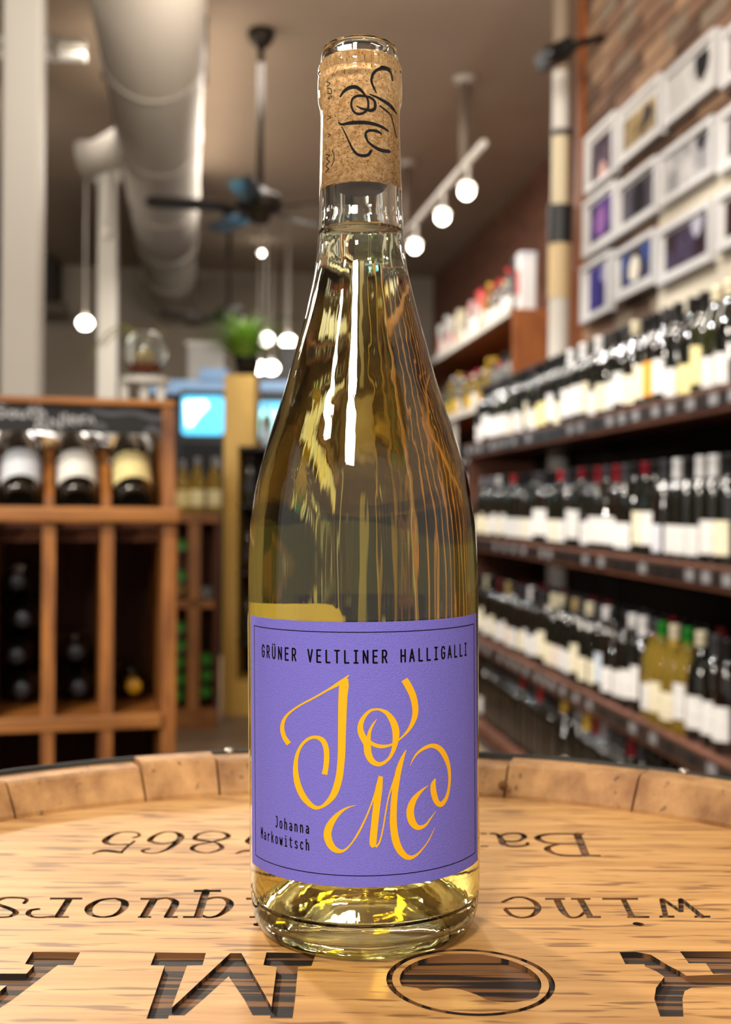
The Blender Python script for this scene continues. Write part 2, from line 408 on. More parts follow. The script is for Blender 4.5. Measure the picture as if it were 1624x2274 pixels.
fix_h = {0: .0004, 1: -.0012, 2: .0, 3: .0006, 4: .0022, 5: -.0002, 6: .0008}
for i, (a0, a1) in enumerate(zip(br, br[1:])):
    m = MB(); dh = fix_h.get(i, random.uniform(-.0012, .0016)); g = .0022; a0 += g; a1 -= g; n = 5
    zs = [0.0, .12, .3, .5, .7, .84, HEAD_Z - .03]
    rows = [(rad_at(z) - .024, rad_at(z), z) for z in zs]
    rows += [(BR + .0003, rad_at(HEAD_Z), HEAD_Z - .0015), (BR + .0008, rad_at(RIM), HEAD_Z + .002), (BR + .0105, rad_at(RIM) , RIM + dh - .0012), (BR + .013, rad_at(RIM) - .001, RIM + dh)]
    V = []
    for ri, ro, z in rows:
        V += [(ri * math.cos(a0 + (a1 - a0) * k / n), ri * math.sin(a0 + (a1 - a0) * k / n), z) for k in range(n + 1)]
        V += [(ro * math.cos(a0 + (a1 - a0) * k / n), ro * math.sin(a0 + (a1 - a0) * k / n), z) for k in range(n, -1, -1)]
    q = 2 * (n + 1); F = []
    for j in range(len(rows) - 1):
        F += [(j * q + k, j * q + (k + 1) % q, (j + 1) * q + (k + 1) % q, (j + 1) * q + k) for k in range(q)]
    F += [tuple(range(q))[::-1], tuple(range((len(rows) - 1) * q, len(rows) * q))]
    m.add(V, F); m.build('stave', M_stave, barrel)
for z0, z1, r_in in ((RIM - .045, RIM + .0020, .0003), (.70, .74, .0006), (.62, .66, .0006), (.30, .34, .0006), (.22, .26, .0006), (.005, .05, .0006)):
    pr = [(rad_at(z) + r_in, z) for z in (z0, (z0 + z1) / 2, z1)]
    h = MB().lathe(pr + [(r + .0016, z) for r, z in pr[::-1]], 96, True).build('hoop', M_hoop, barrel)
    if z1 > .9:
        for rpx in (512, 1600):
            p = on_z(rpx, 1685, RIM - .002); aa = math.atan2(p.y - BY, p.x - BX); rr = rad_at(RIM) + .002
            MB().lathe([(0, .0022), (.0022, .0018), (.0034, 0), (0, -.0005)], 12).xf(Matrix.Translation((rr * math.cos(aa), rr * math.sin(aa), RIM + .0008))).build('rivet', mat('rivet_steel', '#b5b0a8', .3, .9), h)

kn = on_z(1117, 1744, HEAD_Z + .0065); kn -= Vector((BX, BY, 0))
MB().lathe([(0, -.0012), (.0024, -.0006), (.0024, .0006), (0, .0012)], 10).xf(Matrix.Translation(kn) @ Matrix.Rotation(R(65), 4, 'X')).build('nail_hole', M_burn, barrel)  # dark disc standing for a nail hole, its dark inside given as colour
# ------------------------------------------------------------------ the wine bottle
BD = .412
pb = on_z(811, 1124 + (CAMZ - HEAD_Z) / BD * FPX, HEAD_Z); pb = Vector((pb.x, pb.y, HEAD_Z + .0006))
bottle = thing('wine_bottle', 'clear bottle of pale yellow wine with purple label, standing on the barrel head', 'bottle', pb)
LEAN = -.0150
bottle.rotation_euler = (0, LEAN, 0)
BMX = Matrix.Translation(pb) @ Matrix.Rotation(LEAN, 4, 'Y'); BMI = BMX.inverted()
sil = [(119, 82), (135, 85), (150, 86.5), (156, 90), (163, 92.2), (171, 93.0), (178, 91.0), (186, 93.0), (204, 93.4), (226, 93.2), (236, 92), (244, 90), (252, 88.2), (264, 87.2), (280, 87), (363, 89), (428, 91), (500, 93), (550, 96.5),
       (600, 102), (668, 117), (737, 135), (806, 153.5), (874, 173), (943, 196), (1011, 218), (1080, 235.5), (1149, 247), (1217, 253), (1286, 255), (1400, 255.3), (1900, 255.3)]
outer = []
for y, hw in sil:
    r = BD * math.sin(math.atan(hw / FPX)); dep = (BD * BD - r * r) / BD
    outer.append((r, (1124 - y) / FPX * dep + CAMZ - HEAD_Z))
outer.sort(key=lambda t: t[1]); BODY = outer[0][0]
print('body', BODY, outer[-1])
def sp2(p, st=5): return [(x, y) for x, y, _ in spline([(a, b, 0) for a, b in p], st)]
low_o = [(0, .0190), (.008, .0186), (.016, .0158), (.023, .0095), (.0275, .0035), (.0305, .0007), (.033, 0), (.0352, .0005), (.0372, .0026), (.0386, .0065), (.0392, .0115)]
prof_o = sp2(low_o) + sp2([(BODY, .0165)] + outer[1:] , 4) + [(outer[-1][0] - .0004, outer[-1][1] + .0006), (.0115, outer[-1][1] + .0008), (.0102, outer[-1][1] + .0004), (.0096, outer[-1][1] - .0006)]
def thick(z): t = min(1, max(0, (z - .15) / .07)); return .0030 + t * .0014
inn = [(.0094, outer[-1][1] - .002), (.0094, .25)]
for r, z in reversed([p for p in outer if p[1] < .243]): inn.append((min(r - thick(z), .0098 if z > .23 else 9), z))
inn = [p for p in inn if p[1] > .03] + [(BODY - .003, .020), (.0361, .012), (.0349, .0072), (.0328, .0048), (.0305, .0048), (.0275, .0075), (.0232, .0132), (.0162, .0192), (.008, .0220), (0, .0224)]
prof_i = sp2(inn, 4)
M_glass = bpy.data.materials.new('clear_glass'); M_glass.use_nodes = True; nt = M_glass.node_tree; nt.nodes.clear()
go = nt.nodes.new('ShaderNodeOutputMaterial'); gb = nt.nodes.new('ShaderNodeBsdfGlass'); gb.inputs['IOR'].default_value = 1.5; gb.inputs['Color'].default_value = (.975, .985, .96, 1); gb.inputs['Roughness'].default_value = 0
tcg = nt.nodes.new('ShaderNodeTexCoord'); mpg = nt.nodes.new('ShaderNodeMapping'); mpg.inputs['Scale'].default_value = (150, 150, 9)
ng = nt.nodes.new('ShaderNodeTexNoise'); ng.inputs['Scale'].default_value = 1; ng.inputs['Detail'].default_value = 2
bpg = nt.nodes.new('ShaderNodeBump'); bpg.inputs['Strength'].default_value = .22; bpg.inputs['Distance'].default_value = .0006
nt.links.new(tcg.outputs['Object'], mpg.inputs['Vector']); nt.links.new(mpg.outputs[0], ng.inputs['Vector']); nt.links.new(ng.outputs['Fac'], bpg.inputs['Height'])
nt.links.new(bpg.outputs[0], gb.inputs['Normal']); nt.links.new(gb.outputs[0], go.inputs[0])
glass = MB().lathe(prof_o + prof_i, 144).build('glass', M_glass, bottle)
M_wine = bpy.data.materials.new('white_wine'); M_wine.use_nodes = True; nt = M_wine.node_tree; nt.nodes.clear()
wo = nt.nodes.new('ShaderNodeOutputMaterial'); wb = nt.nodes.new('ShaderNodeBsdfGlass'); wb.inputs['IOR'].default_value = 1.34; wb.inputs['Roughness'].default_value = 0
wv = nt.nodes.new('ShaderNodeVolumeAbsorption'); wv.inputs['Color'].default_value = (.945, .85, .0, 1); wv.inputs['Density'].default_value = 22
nt.links.new(wb.outputs[0], wo.inputs[0]); nt.links.new(wv.outputs[0], wo.inputs[1])
LEVEL = (1124 - 519) / FPX * BD + CAMZ - HEAD_Z
wp = [(r + .00008 if r > 1e-6 else 0, z - .00006) for r, z in prof_i[::-1] if z < LEVEL - .0004]
rt = wp[-1][0]
wp += [(rt, LEVEL + .0006), (rt - .0007, LEVEL + .0001), (rt - .002, LEVEL - .0001), (0, LEVEL - .0001)]
wine = MB().lathe(wp, 144).build('wine', M_wine, bottle); tag(wine, 'pale yellow wine filling the bottle to the neck')
# cork
M_cork = bpy.data.materials.new('cork'); M_cork.use_nodes = True; nt = M_cork.node_tree; b = nt.nodes['Principled BSDF']; b.inputs['Roughness'].default_value = .8
tc = nt.nodes.new('ShaderNodeTexCoord')
def nz(scale, lo, hi, c0, c1, det=3):
    n = nt.nodes.new('ShaderNodeTexNoise'); n.inputs['Scale'].default_value = scale; n.inputs['Detail'].default_value = det
    r = nt.nodes.new('ShaderNodeValToRGB'); r.color_ramp.elements[0].position = lo; r.color_ramp.elements[1].position = hi
    r.color_ramp.elements[0].color = c0; r.color_ramp.elements[1].color = c1
    nt.links.new(tc.outputs['Object'], n.inputs['Vector']); nt.links.new(n.outputs['Fac'], r.inputs['Fac']); return r
ca = nz(700, .35, .65, lin('#cf9a5a'), lin('#f4cf98')); cb = nz(1900, .60, .68, (0, 0, 0, 1), (1, 1, 1, 1), 1)
mx = nt.nodes.new('ShaderNodeMixRGB'); mx.inputs[2].default_value = lin('#8a5426')
nt.links.new(cb.outputs[0], mx.inputs[0]); nt.links.new(ca.outputs[0], mx.inputs[1]); nt.links.new(mx.outputs[0], b.inputs['Base Color'])
CZ0, CZ1 = (1124 - 405) / FPX * (BD - .0142) + CAMZ - HEAD_Z, outer[-1][1] - .0035
CR = .00945
cork = MB().lathe([(0, CZ0), (CR - .0008, CZ0), (CR, CZ0 + .0006), (CR, CZ1 - .0006), (CR - .0008, CZ1), (0, CZ1)], 64).build('cork', M_cork, bottle)
ce = MB().lathe([(0, CZ0 - .0002), (CR - .0006, CZ0 - .0002), (CR + .00002, CZ0 + .0012)], 48).build('cork_end', mat('wet_cork', '#4c342c', .4), cork); tag(ce, 'dark wet lower end of the cork')
tag(cork, 'natural cork with dark script printing, seen through the neck')
def wrap(tris_uv, rad, thick_, name, m, parent, seg=.0006):
    """unite flat (arc length, height) triangles and bend them round the bottle; front faces -Y"""
    vs, tr = union(tris_uv); V = []; F = []
    for p in vs: V.append((rad * math.sin(p.x / rad), -rad * math.cos(p.x / rad), p.y))
    for f, isl in tr:
        if isl: F.append(tuple(f))
    mb = MB(); mb.add(V, F, True); o = mb.build(name, m, parent, fix=False); return o
M_ink = mat('black_ink', '#0b0908', .8, spec=.1)
def cork_uv(x, y):
    px, py = 690 + x / 6.148, 70 + y / 6.148
    axis = 803 + (py - 100) * .0044
    Rn = .01385; b = max(-.97, min(.97, (px - axis) / 91.0)) * Rn
    al = math.asin(b / Rn); i2 = math.asin(b / Rn / 1.5); be = math.asin(max(-1, min(1, b / (1.5 * CR))))
    ph = be + al - i2
    # height: the surface of the neck bulges towards the viewer
    z = (1124 - py) / FPX * (BD - Rn * math.cos(math.asin(b / Rn)) * .9) + CAMZ - HEAD_Z
    return (ph * (CR + .00004), z)
cs = [[(430, 885, 20), (480, 820, 30), (560, 780, 36), (640, 775, 36), (710, 810, 32), (760, 870, 26), (800, 940, 24), (810, 1010, 24), (800, 1080, 26), (750, 1130, 30), (690, 1150, 30), (630, 1130, 26), (590, 1070, 24), (580, 1000, 24), (600, 930, 28), (660, 890, 36), (740, 890, 36), (830, 910, 32), (890, 960, 30), (905, 1020, 34), (890, 1080, 38), (840, 1100, 38), (770, 1085, 30), (710, 1070, 24), (650, 1035, 10)],
      [(405, 1255, 14), (450, 1285, 28), (560, 1270, 42), (680, 1265, 46), (800, 1270, 42), (920, 1295, 38), (1010, 1330, 34), (1080, 1375, 18)],
      [(450, 1320, 12), (500, 1420, 16), (550, 1530, 20), (600, 1630, 26), (660, 1700, 32), (740, 1720, 36), (810, 1705, 36), (845, 1650, 32)],
      [(985, 1412, 18), (930, 1385, 34), (850, 1372, 32), (790, 1390, 30), (772, 1440, 28), (795, 1510, 24), (850, 1570, 28), (930, 1620, 38), (1000, 1645, 42), (1085, 1652, 44)],
      [(920, 840, 10), (870, 760, 24), (850, 690, 28), (870, 610, 34), (920, 555, 34), (990, 535, 32), (1060, 545, 28), (1110, 590, 24), (1130, 680, 20)],
      [(830, 862, 14), (930, 905, 32), (1050, 972, 44), (1120, 1022, 40), (1200, 1112, 20)],
      [(970, 1030, 20), (1050, 1092, 22), (1120, 1162, 16), (1160, 1300, 12), (1195, 1450, 14)],
      [(320, 1630, 8), (345, 1700, 8), (342, 1780, 8), (310, 1850, 8)], [(235, 1680, 12), (285, 1700, 12)], [(285, 1700, 10), (240, 1740, 10)], [(240, 1740, 10), (282, 1785, 10)],
      [(282, 1785, 10), (235, 1840, 10)], [(235, 1840, 10), (272, 1880, 10)], [(272, 1880, 10), (232, 1930, 10)],
      [(262, 775, 9), (312, 790, 9), (312, 835, 9), (265, 830, 9)], [(262, 880, 9), (310, 860, 9), (305, 890, 9), (262, 890, 9)], [(250, 690, 9), (300, 720, 9), (255, 750, 9)],
      [(250, 1150, 10), (300, 1180, 10), (250, 1200, 10)], [(260, 1400, 9), (290, 1420, 9), (255, 1450, 9)]]
ct = []
for p in cs: ct += [tuple(cork_uv(*q) for q in t) for t in pen([(a, b, c * 1.2) for a, b, c in p], 1, 12, len(p) > 2)]
wrap(ct, CR + .00004, 0, 'script_print', M_ink, cork)
# labels
LR = BODY + .00022
def lab_uv(px, py):
    o = BMI @ Vector((0, 0, CAMZ)); d = (BMI.to_3x3() @ ray(px, py)).normalized()
    a = d.x ** 2 + d.y ** 2; b = 2 * (o.x * d.x + o.y * d.y); c = o.x ** 2 + o.y ** 2 - LR * LR
    disc = max(0, b * b - 4 * a * c); t = (-b - math.sqrt(disc)) / (2 * a); p = o + d * t
    return (math.atan2(p.x, -p.y) * LR, p.z)
uL, uR = lab_uv(558.4, 1600)[0], lab_uv(1059.6, 1600)[0]
zT, zB = lab_uv(812, 1381.5)[1], lab_uv(812, 1970.5)[1]
print('label', uL, uR, zT, zB)
M_lab = mat('purple_paper', '#7a76de', .7, spec=.25, bump=.35, bscale=2600, var=.05, vscale=1500)
M_thin = bpy.data.materials.new('thin_cream_paper'); M_thin.use_nodes = True; nt = M_thin.node_tree; nt.nodes.clear()
o_ = nt.nodes.new('ShaderNodeOutputMaterial'); d_ = nt.nodes.new('ShaderNodeBsdfDiffuse'); t_ = nt.nodes.new('ShaderNodeBsdfTranslucent'); m_ = nt.nodes.new('ShaderNodeMixShader')
d_.inputs[0].default_value = t_.inputs[0].default_value = lin('#f6ecc8'); m_.inputs[0].default_value = .65
nt.links.new(d_.outputs[0], m_.inputs[1]); nt.links.new(t_.outputs[0], m_.inputs[2]); nt.links.new(m_.outputs[0], o_.inputs[0])
M_yel = mat('yellow_ink', '#fbbb10', .45)
def label_mesh(u0, u1, z0, z1, rad, rc=0, n=72):
    m = MB(); V = []; F = []
    for k in range(n + 1):
        u = u0 + (u1 - u0) * k / n; e = min(u - u0, u1 - u); d = rc - math.sqrt(max(0, rc * rc - (rc - e) ** 2)) if e < rc else 0
        for r_, z in ((rad, z0 + d), (rad, z1 - d), (rad - .00016, z1 - d), (rad - .00016, z0 + d)):
            V.append((r_ * math.sin(u / rad), -r_ * math.cos(u / rad), z))
    for k in range(n):
        for j in range(4): F.append((4 * k + j, 4 * k + 4 + j, 4 * k + 4 + (j + 1) % 4, 4 * k + (j + 1) % 4))
    F += [(0, 1, 2, 3), (4 * n + 3, 4 * n + 2, 4 * n + 1, 4 * n)]
    return m.add(V, F, False)
label = label_mesh(uL, uR, zB, zT, LR).build('front_label', M_lab, bottle); tag(label, 'purple paper label with yellow calligraphy and black print')
h_ = LR * math.pi
bl = label_mesh(h_ + .0042, h_ + .064, .040, .1085, LR, .005).build('back_label', M_thin, bottle)
tag(bl, 'pale back label seen through the wine')
INK = LR + .00006
def lz(x, y): return lab_uv(540 + x / 3.007, 1340 + y / 3.007)
B9 = lambda pts: [(x, y + 902, w) for x, y, w in pts]
joma = [[(306, 938, 34), (275, 890, 30), (262, 835, 28), (272, 780, 22), (310, 730, 14), (380, 680, 12), (470, 632, 12), (570, 575, 14), (650, 528, 26), (708, 478, 5)],
        [(690, 500, 26), (676, 545, 62), (668, 610, 60), (664, 700, 58), (662, 800, 55), (660, 900, 52), (658, 1000, 50)] + B9([(652, 178, 48), (640, 268, 48), (612, 358, 46), (575, 415, 34), (525, 455, 20), (475, 458, 28), (415, 405, 40), (372, 325, 42), (352, 230, 36)]) + [(356, 1035, 26), (382, 960, 20), (430, 908, 20), (485, 893, 22), (532, 915, 34), (555, 970, 36), (558, 1040, 36), (552, 1100, 36), (544, 1142, 38)],
        [(905, 706, 14), (850, 716, 18), (803, 765, 28), (783, 825, 38), (795, 880, 44), (826, 935, 48), (835, 1000, 48), (862, 1052, 40), (910, 1074, 28), (965, 1045, 20), (1000, 990, 26), (1018, 920, 40), (1020, 850, 48), (1000, 785, 44), (958, 730, 28), (905, 706, 14)],
        [(893, 772, 3), (868, 808, 13), (848, 850, 20), (840, 890, 26), (845, 922, 24), (880, 945, 26), (930, 955, 24), (990, 943, 14), (1050, 903, 11), (1110, 838, 22), (1145, 760, 36), (1150, 690, 42), (1132, 610, 46), (1102, 548, 48), (1078, 508, 46)],
        B9([(755, 445, 3), (690, 465, 12), (630, 510, 28), (582, 575, 46), (564, 640, 52), (582, 705, 48), (622, 745, 36), (672, 748, 17), (720, 705, 10), (770, 630, 13), (820, 530, 11), (860, 430, 11), (892, 345, 18)]),
        B9([(920, 252, 28), (908, 330, 46), (895, 430, 48), (882, 540, 48), (872, 640, 48), (868, 700, 46), (878, 722, 30)]),
        B9([(885, 725, 16), (912, 690, 11), (935, 600, 9), (955, 480, 9), (975, 380, 9), (1010, 280, 16), (1045, 180, 26)]),
        B9([(1090, 75, 4), (1065, 130, 24), (1040, 210, 38), (1025, 290, 40), (1012, 380, 42), (1005, 480, 44), (1005, 580, 48), (1020, 680, 50), (1052, 752, 46), (1100, 793, 34), (1150, 783, 18), (1200, 735, 9), (1245, 670, 7), (1280, 595, 3)]),
        B9([(1235, 315, 3), (1190, 350, 18), (1140, 410, 38), (1117, 480, 50), (1127, 550, 50), (1165, 593, 36), (1215, 580, 18), (1255, 530, 9), (1287, 485, 3)]),
        B9([(1285, 268, 8), (1270, 310, 34), (1275, 370, 40), (1295, 425, 36), (1325, 438, 34), (1360, 390, 22), (1378, 300, 17), (1375, 200, 23), (1350, 120, 34), (1310, 65, 36), (1260, 48, 28), (1200, 70, 20), (1150, 115, 12), (1115, 182, 3)])]
lt = []
for p in joma: lt += [tuple(lz(*q) for q in t) for t in pen(p, 1, 2, True, 8, False)]
tag(wrap(lt, INK, 0, 'calligraphy', M_yel, label), 'yellow calligraphic letters')
GL = {'G': [[(.9, .8), (.75, .97), (.5, 1), (.25, .95), (.1, .72), (.1, .28), (.25, .05), (.5, 0), (.75, .05), (.9, .22), (.9, .48), (.55, .48)]],
      'R': [[(.1, 0), (.1, 1), (.55, 1), (.78, .92), (.85, .73), (.78, .55), (.5, .46), (.1, .46)], [(.5, .46), (.9, 0)]],
      'U': [[(.1, 1), (.1, .25), (.25, .05), (.5, 0), (.75, .05), (.9, .25), (.9, 1)], [(.22, 1.17), (.22, 1.21)], [(.78, 1.17), (.78, 1.21)]],
      'N': [[(.1, 0), (.1, 1)], [(.1, 1), (.9, 0)], [(.9, 0), (.9, 1)]], 'E': [[(.88, 1), (.14, 1), (.14, 0), (.88, 0)], [(.14, .52), (.78, .52)]],
      'V': [[(.05, 1), (.5, 0), (.95, 1)]], 'L': [[(.2, 1), (.2, 0), (.92, 0)]], 'T': [[(.08, 1), (.92, 1)], [(.5, 1), (.5, 0)]],
      'I': [[(.2, 1), (.8, 1)], [(.5, 1), (.5, 0)], [(.15, 0), (.85, 0)]], 'H': [[(.1, 0), (.1, 1)], [(.9, 0), (.9, 1)], [(.1, .5), (.9, .5)]],
      'A': [[(.05, 0), (.5, 1), (.95, 0)], [(.2, .32), (.8, .32)]], 'M': [[(.08, 0), (.08, 1), (.5, .42), (.92, 1), (.92, 0)]],
      'J': [[(.35, 1), (.8, 1), (.8, .22), (.64, .04), (.4, 0), (.15, .1)]], 'o': [[(.5, .68), (.2, .6), (.1, .34), (.2, .08), (.5, 0), (.8, .08), (.9, .34), (.8, .6), (.5, .68)]],
      'h': [[(.15, 1), (.15, 0)], [(.15, .5), (.4, .66), (.65, .66), (.84, .5), (.84, 0)]], 'n': [[(.15, .68), (.15, 0)], [(.15, .5), (.4, .66), (.65, .66), (.84, .5), (.84, 0)]],
      'a': [[(.2, .6), (.5, .68), (.76, .6), (.84, .42), (.84, 0)], [(.84, .4), (.4, .38), (.15, .25), (.15, .1), (.35, 0), (.6, .03), (.84, .2)]],
      'r': [[(.3, .68), (.3, 0)], [(.3, .45), (.55, .65), (.88, .65)]], 'k': [[(.18, 1), (.18, 0)], [(.82, .68), (.2, .28)], [(.42, .42), (.88, 0)]],
      'w': [[(.05, .68), (.25, 0), (.5, .5), (.75, 0), (.95, .68)]], 'i': [[(.25, .68), (.55, .68), (.55, 0)], [(.2, 0), (.9, 0)], [(.52, .9), (.52, .95)]],
      't': [[(.4, .92), (.4, .15), (.55, 0), (.85, .04)], [(.12, .68), (.85, .68)]], 's': [[(.85, .58), (.5, .68), (.2, .6), (.2, .44), (.5, .35), (.82, .24), (.82, .08), (.5, 0), (.15, .1)]],
      'c': [[(.86, .56), (.6, .68), (.3, .62), (.12, .34), (.3, .06), (.6, 0), (.86, .12)]]}
def mono(text, u0, z0, adv, cap, wid, st, u_wid=.66):
    out = []
    for i, ch in enumerate(text):
        if ch == ' ': continue
        for line in GL['U' if ch == 'Ü' else ch]:
            if ch == 'U' and len(line) == 2: continue
            for a, b in zip(line, line[1:]):
                q = [(u0 + (i + .5 - u_wid / 2 + x * u_wid) * adv, z0 + y * cap, st) for x, y in (a, b)]
                out += pen(q, 1, 0, False)
    return out
bz = lab_uv(812, 1340 + 397 / 3.007)[1]; tz = lab_uv(812, 1340 + 316 / 3.007)[1]
u0, u1 = lz(120, 320)[0], lz(1500, 320)[0]
tx = mono('GRÜNER VELTLINER HALLIGALLI', u0, bz, (u1 - u0) / 27, tz - bz, 0, .00054, .54)
jr, jz = lz(450, 635 + 902); mr, mz = lz(450, 748 + 902); ml = lz(116, 600 + 902)[0]; ad = (mr - ml) / 11
wrap(tx, INK, 0, 'variety_print', M_ink, label)
tx = mono('Johanna', mr - 7 * ad, jz, ad, .0034, 0, .00040, .56) + mono('Markowitsch', mr - 11 * ad, mz, ad, .0034, 0, .00040, .56)
wrap(tx, INK, 0, 'maker_print', M_ink, label)
bi = lab_uv(812, 1340 + 190 / 3.007)[1]; bo = lab_uv(812, 1340 + (920 + 902) / 3.007)[1]; bu0, bu1 = lab_uv(565.6, 1600)[0], lab_uv(1054.3, 1600)[0]
fr = []
def rc(x0, y0, x1, y1, n=1):
    for k in range(n):
        a, b = x0 + (x1 - x0) * k / n, x0 + (x1 - x0) * (k + 1) / n; fr.extend([((a, y0), (b, y0), (b, y1)), ((a, y0), (b, y1), (a, y1))])
lw = .00026
rc(bu0, bi - lw, bu1, bi, 60); rc(bu0, bo, bu1, bo + lw, 60); rc(bu0, bo, bu0 + lw * 1.4, bi); rc(bu1 - lw * 1.4, bo, bu1, bi)
wrap(fr, INK, 0, 'border_line', M_ink, label)
# ------------------------------------------------------------------ the room
CEIL = CAMZ + 2.55
M_ceil = mat('ceiling_paint', '#ad9b89', .85, var=.05, vscale=1.5)
M_wallb = mat('back_wall_paint', '#a79c8d', .85, var=.06, vscale=2)
M_mortar = mat('mortar', '#6b5a4c', .9, bump=.4, bscale=120)
M_floorp = wood('floor_plank', '#6f5a46', '#9a846b', (5, 40, 40), None, rough=.5, rand=.12)
def wbox(name, l0, l1, s0, s1, z0, z1, m, parent=None):
    o = MB().box(l0, s0, z0, l1, s1, z1).build(name, m, parent)
    if parent is None: o.rotation_euler = (0, 0, WA)
    return o
LW, LF, S_END, S_BACK = 1.66, 2.42, 5.22, 13.1
struct(wbox('floor', -5, 3, -3, S_BACK, -.1, -.012, mat('floor_base', '#3b2f25', .8)))
fl = bpy.data.objects['floor']
for k in range(62):                                                     # boards of the floor that can be seen behind the racks
    y0 = 1.4 + k * .115
    MB().box(-2.6, y0 + .002, -.012, 1.2, y0 + .113, random.uniform(-.001, .001)).build('floor_plank', M_floorp, fl)
struct(wbox('ceiling', -5, 3, -3, S_BACK, CEIL, CEIL + .1, M_ceil))
struct(wbox('wall_back', -5, 3, S_BACK, S_BACK + .1, 0, CEIL, M_wallb))
struct(wbox('wall_left', -5, -4.9, 1.5, S_BACK, 0, CEIL, mat('left_wall_paint', '#7d7265', .9)))
wr = struct(wbox('wall_right', LW, LF + .3, .6, S_END, 0, CEIL, M_mortar))
# bricks of the near right wall
M_brick = [mat('brick_brown', '#7a5c49', .85, bump=.5, bscale=70, var=.15, vscale=25), mat('brick_dark', '#5b4334', .85, bump=.5, bscale=70, var=.15, vscale=25),
           mat('brick_tan', '#97795f', .85, bump=.5, bscale=70, var=.15, vscale=25), mat('brick_grey', '#80705f', .85, bump=.5, bscale=70, var=.12, vscale=25)]
bme = [None] * 4
rest_b = MB()
for row in range(int((CEIL - 1.36) / .075)):
    z = 1.36 + row * .075
    for c in range(16):
        s = S_END - .105 - c * .215 + (.1075 if row % 2 else 0)
        if s + .1 > S_END: continue
        if s < 2.3: continue
        d = random.uniform(-.006, .004)
        if 1.62 < z < CEIL - .03 and s > 2.75 and c < 13 and (row < 27):
            k = random.choice((0, 0, 1, 2, 3))
            if bme[k] is None:
                bme[k] = MB().box(-.012, -.1025, 0, .004, .1025, .065).mesh('brick_%s' % 'abcd'[k]); bme[k].materials.append(M_brick[k])
            inst('brick', bme[k], None, wr, (LW + d, s, z))
        else: rest_b.box(LW - .012 + d, s - .1025, z, LW + .004, s + .1025, z + .065)
tag(rest_b.build('bricks', M_brick[0], wr), kind='stuff')
t = struct(wbox('trim_1', LW - .03, LW + .02, S_END, S_END + .07, 0, CEIL, mat('end_post_wood', '#8a4f28', .5)))
# far right wall, brick too far to be told apart
M_farb = bpy.data.materials.new('far_brick'); M_farb.use_nodes = True; nt = M_farb.node_tree; b = nt.nodes['Principled BSDF']; b.inputs['Roughness'].default_value = .9
tc = nt.nodes.new('ShaderNodeTexCoord'); mp = nt.nodes.new('ShaderNodeMapping'); mp.inputs['Rotation'].default_value = (0, R(90), R(90))
bt = nt.nodes.new('ShaderNodeTexBrick'); bt.inputs['Scale'].default_value = 1; bt.inputs['Brick Width'].default_value = .215; bt.inputs['Row Height'].default_value = .075; bt.inputs['Mortar Size'].default_value = .008
bt.inputs['Color1'].default_value = lin('#6e4230'); bt.inputs['Color2'].default_value = lin('#855240'); bt.inputs['Mortar'].default_value = lin('#6f5a4a')
nt.links.new(tc.outputs['Object'], mp.inputs[0]); nt.links.new(mp.outputs[0], bt.inputs['Vector']); nt.links.new(bt.outputs['Color'], b.inputs['Base Color'])
struct(wbox('wall_far', LF, LF + .1, S_END, S_BACK, 0, CEIL, M_farb))
struct(wbox('trim_2', -5, -1.62, S_BACK - .5, S_BACK, CEIL - .52, CEIL - .01, mat('dark_beam', '#3a332c', .8)))
struct(wbox('trim_3', -5, -1.5, S_BACK - .62, S_BACK - .5, CEIL - .62, CEIL - .50, mat('beam_edge', '#6a6055', .8)))

# columns, pipes, ducts
def column(px, D, w, label):
    p = on_depth(px, 1124, D)
    o = thing('column', label, 'column', (p.x, p.y, 0), WA)
    MB().box(-w / 2, -w / 2, .12, w / 2, w / 2, CEIL - .1).build('shaft', M_white, o, bevel=.012)
    MB().box(-w / 2 - .02, -w / 2 - .02, 0, w / 2 + .02, w / 2 + .02, .12).build('base', M_white, o)
    MB().box(-w / 2 - .03, -w / 2 - .03, CEIL - .1, w / 2 + .03, w / 2 + .03, CEIL - .001).build('capital', M_white, o)
column(47, 4.8, .15, 'white square column close behind the tilted bottle rack')
column(236, 9.2, .145, 'farther white column, beside the hanging globe lamp')
M_duct = mat('duct_paint', '#b9b1a6', .55, bump=.05, bscale=30)
du = thing('air_duct', 'large round grey air duct running under the ceiling', 'duct', (0, 0, 0))
a, b_ = Vector((-.995, 5.4, CAMZ + 2.2)), Vector((-2.13, 13.0, CAMZ + 2.2)); dv = (b_ - a)
st_ = a - dv * .55
MB().tube([st_, b_], .25, 40).build('pipe', M_duct, du)
for k in range(9):
    p = st_ + (b_ - st_) * (k + .5) / 9; MB().tube([p - dv.normalized() * .025, p + dv.normalized() * .025], .257, 40).build('joint_band', M_duct, du)
for k in range(4):
    p = st_ + (b_ - st_) * (k + .7) / 4; MB().box(-.27, -.012, 0, -.255, .012, CEIL - p.z).xf(Matrix.Translation(p) @ Matrix.Rotation(WA, 4, 'Z')).build('hanger', M_iron, du)
    MB().box(.255, -.012, 0, .27, .012, CEIL - p.z).xf(Matrix.Translation(p) @ Matrix.Rotation(WA, 4, 'Z')).build('hanger', M_iron, du)
p = a + dv * .22
MB().tube([p + Vector((-.18, 0, -.05)), p + Vector((-.36, .02, -.14)), p + Vector((-.46, .03, -.16))], [.1, .1, .12], 20).build('branch', M_duct, du)
q = on_depth(240, 380, 8.2)
dp = thing('drop_pipe', 'short white pipe hanging beside the air duct', 'pipe', q)
MB().tube([(0, 0, -.45), (0, 0, CEIL - q.z - .01)], .028, 14).build('tube', M_white, dp)
MB().lathe([(.028, -.46), (.036, -.45), (.036, -.40), (.028, -.39)], 14).build('collar', M_white, dp)
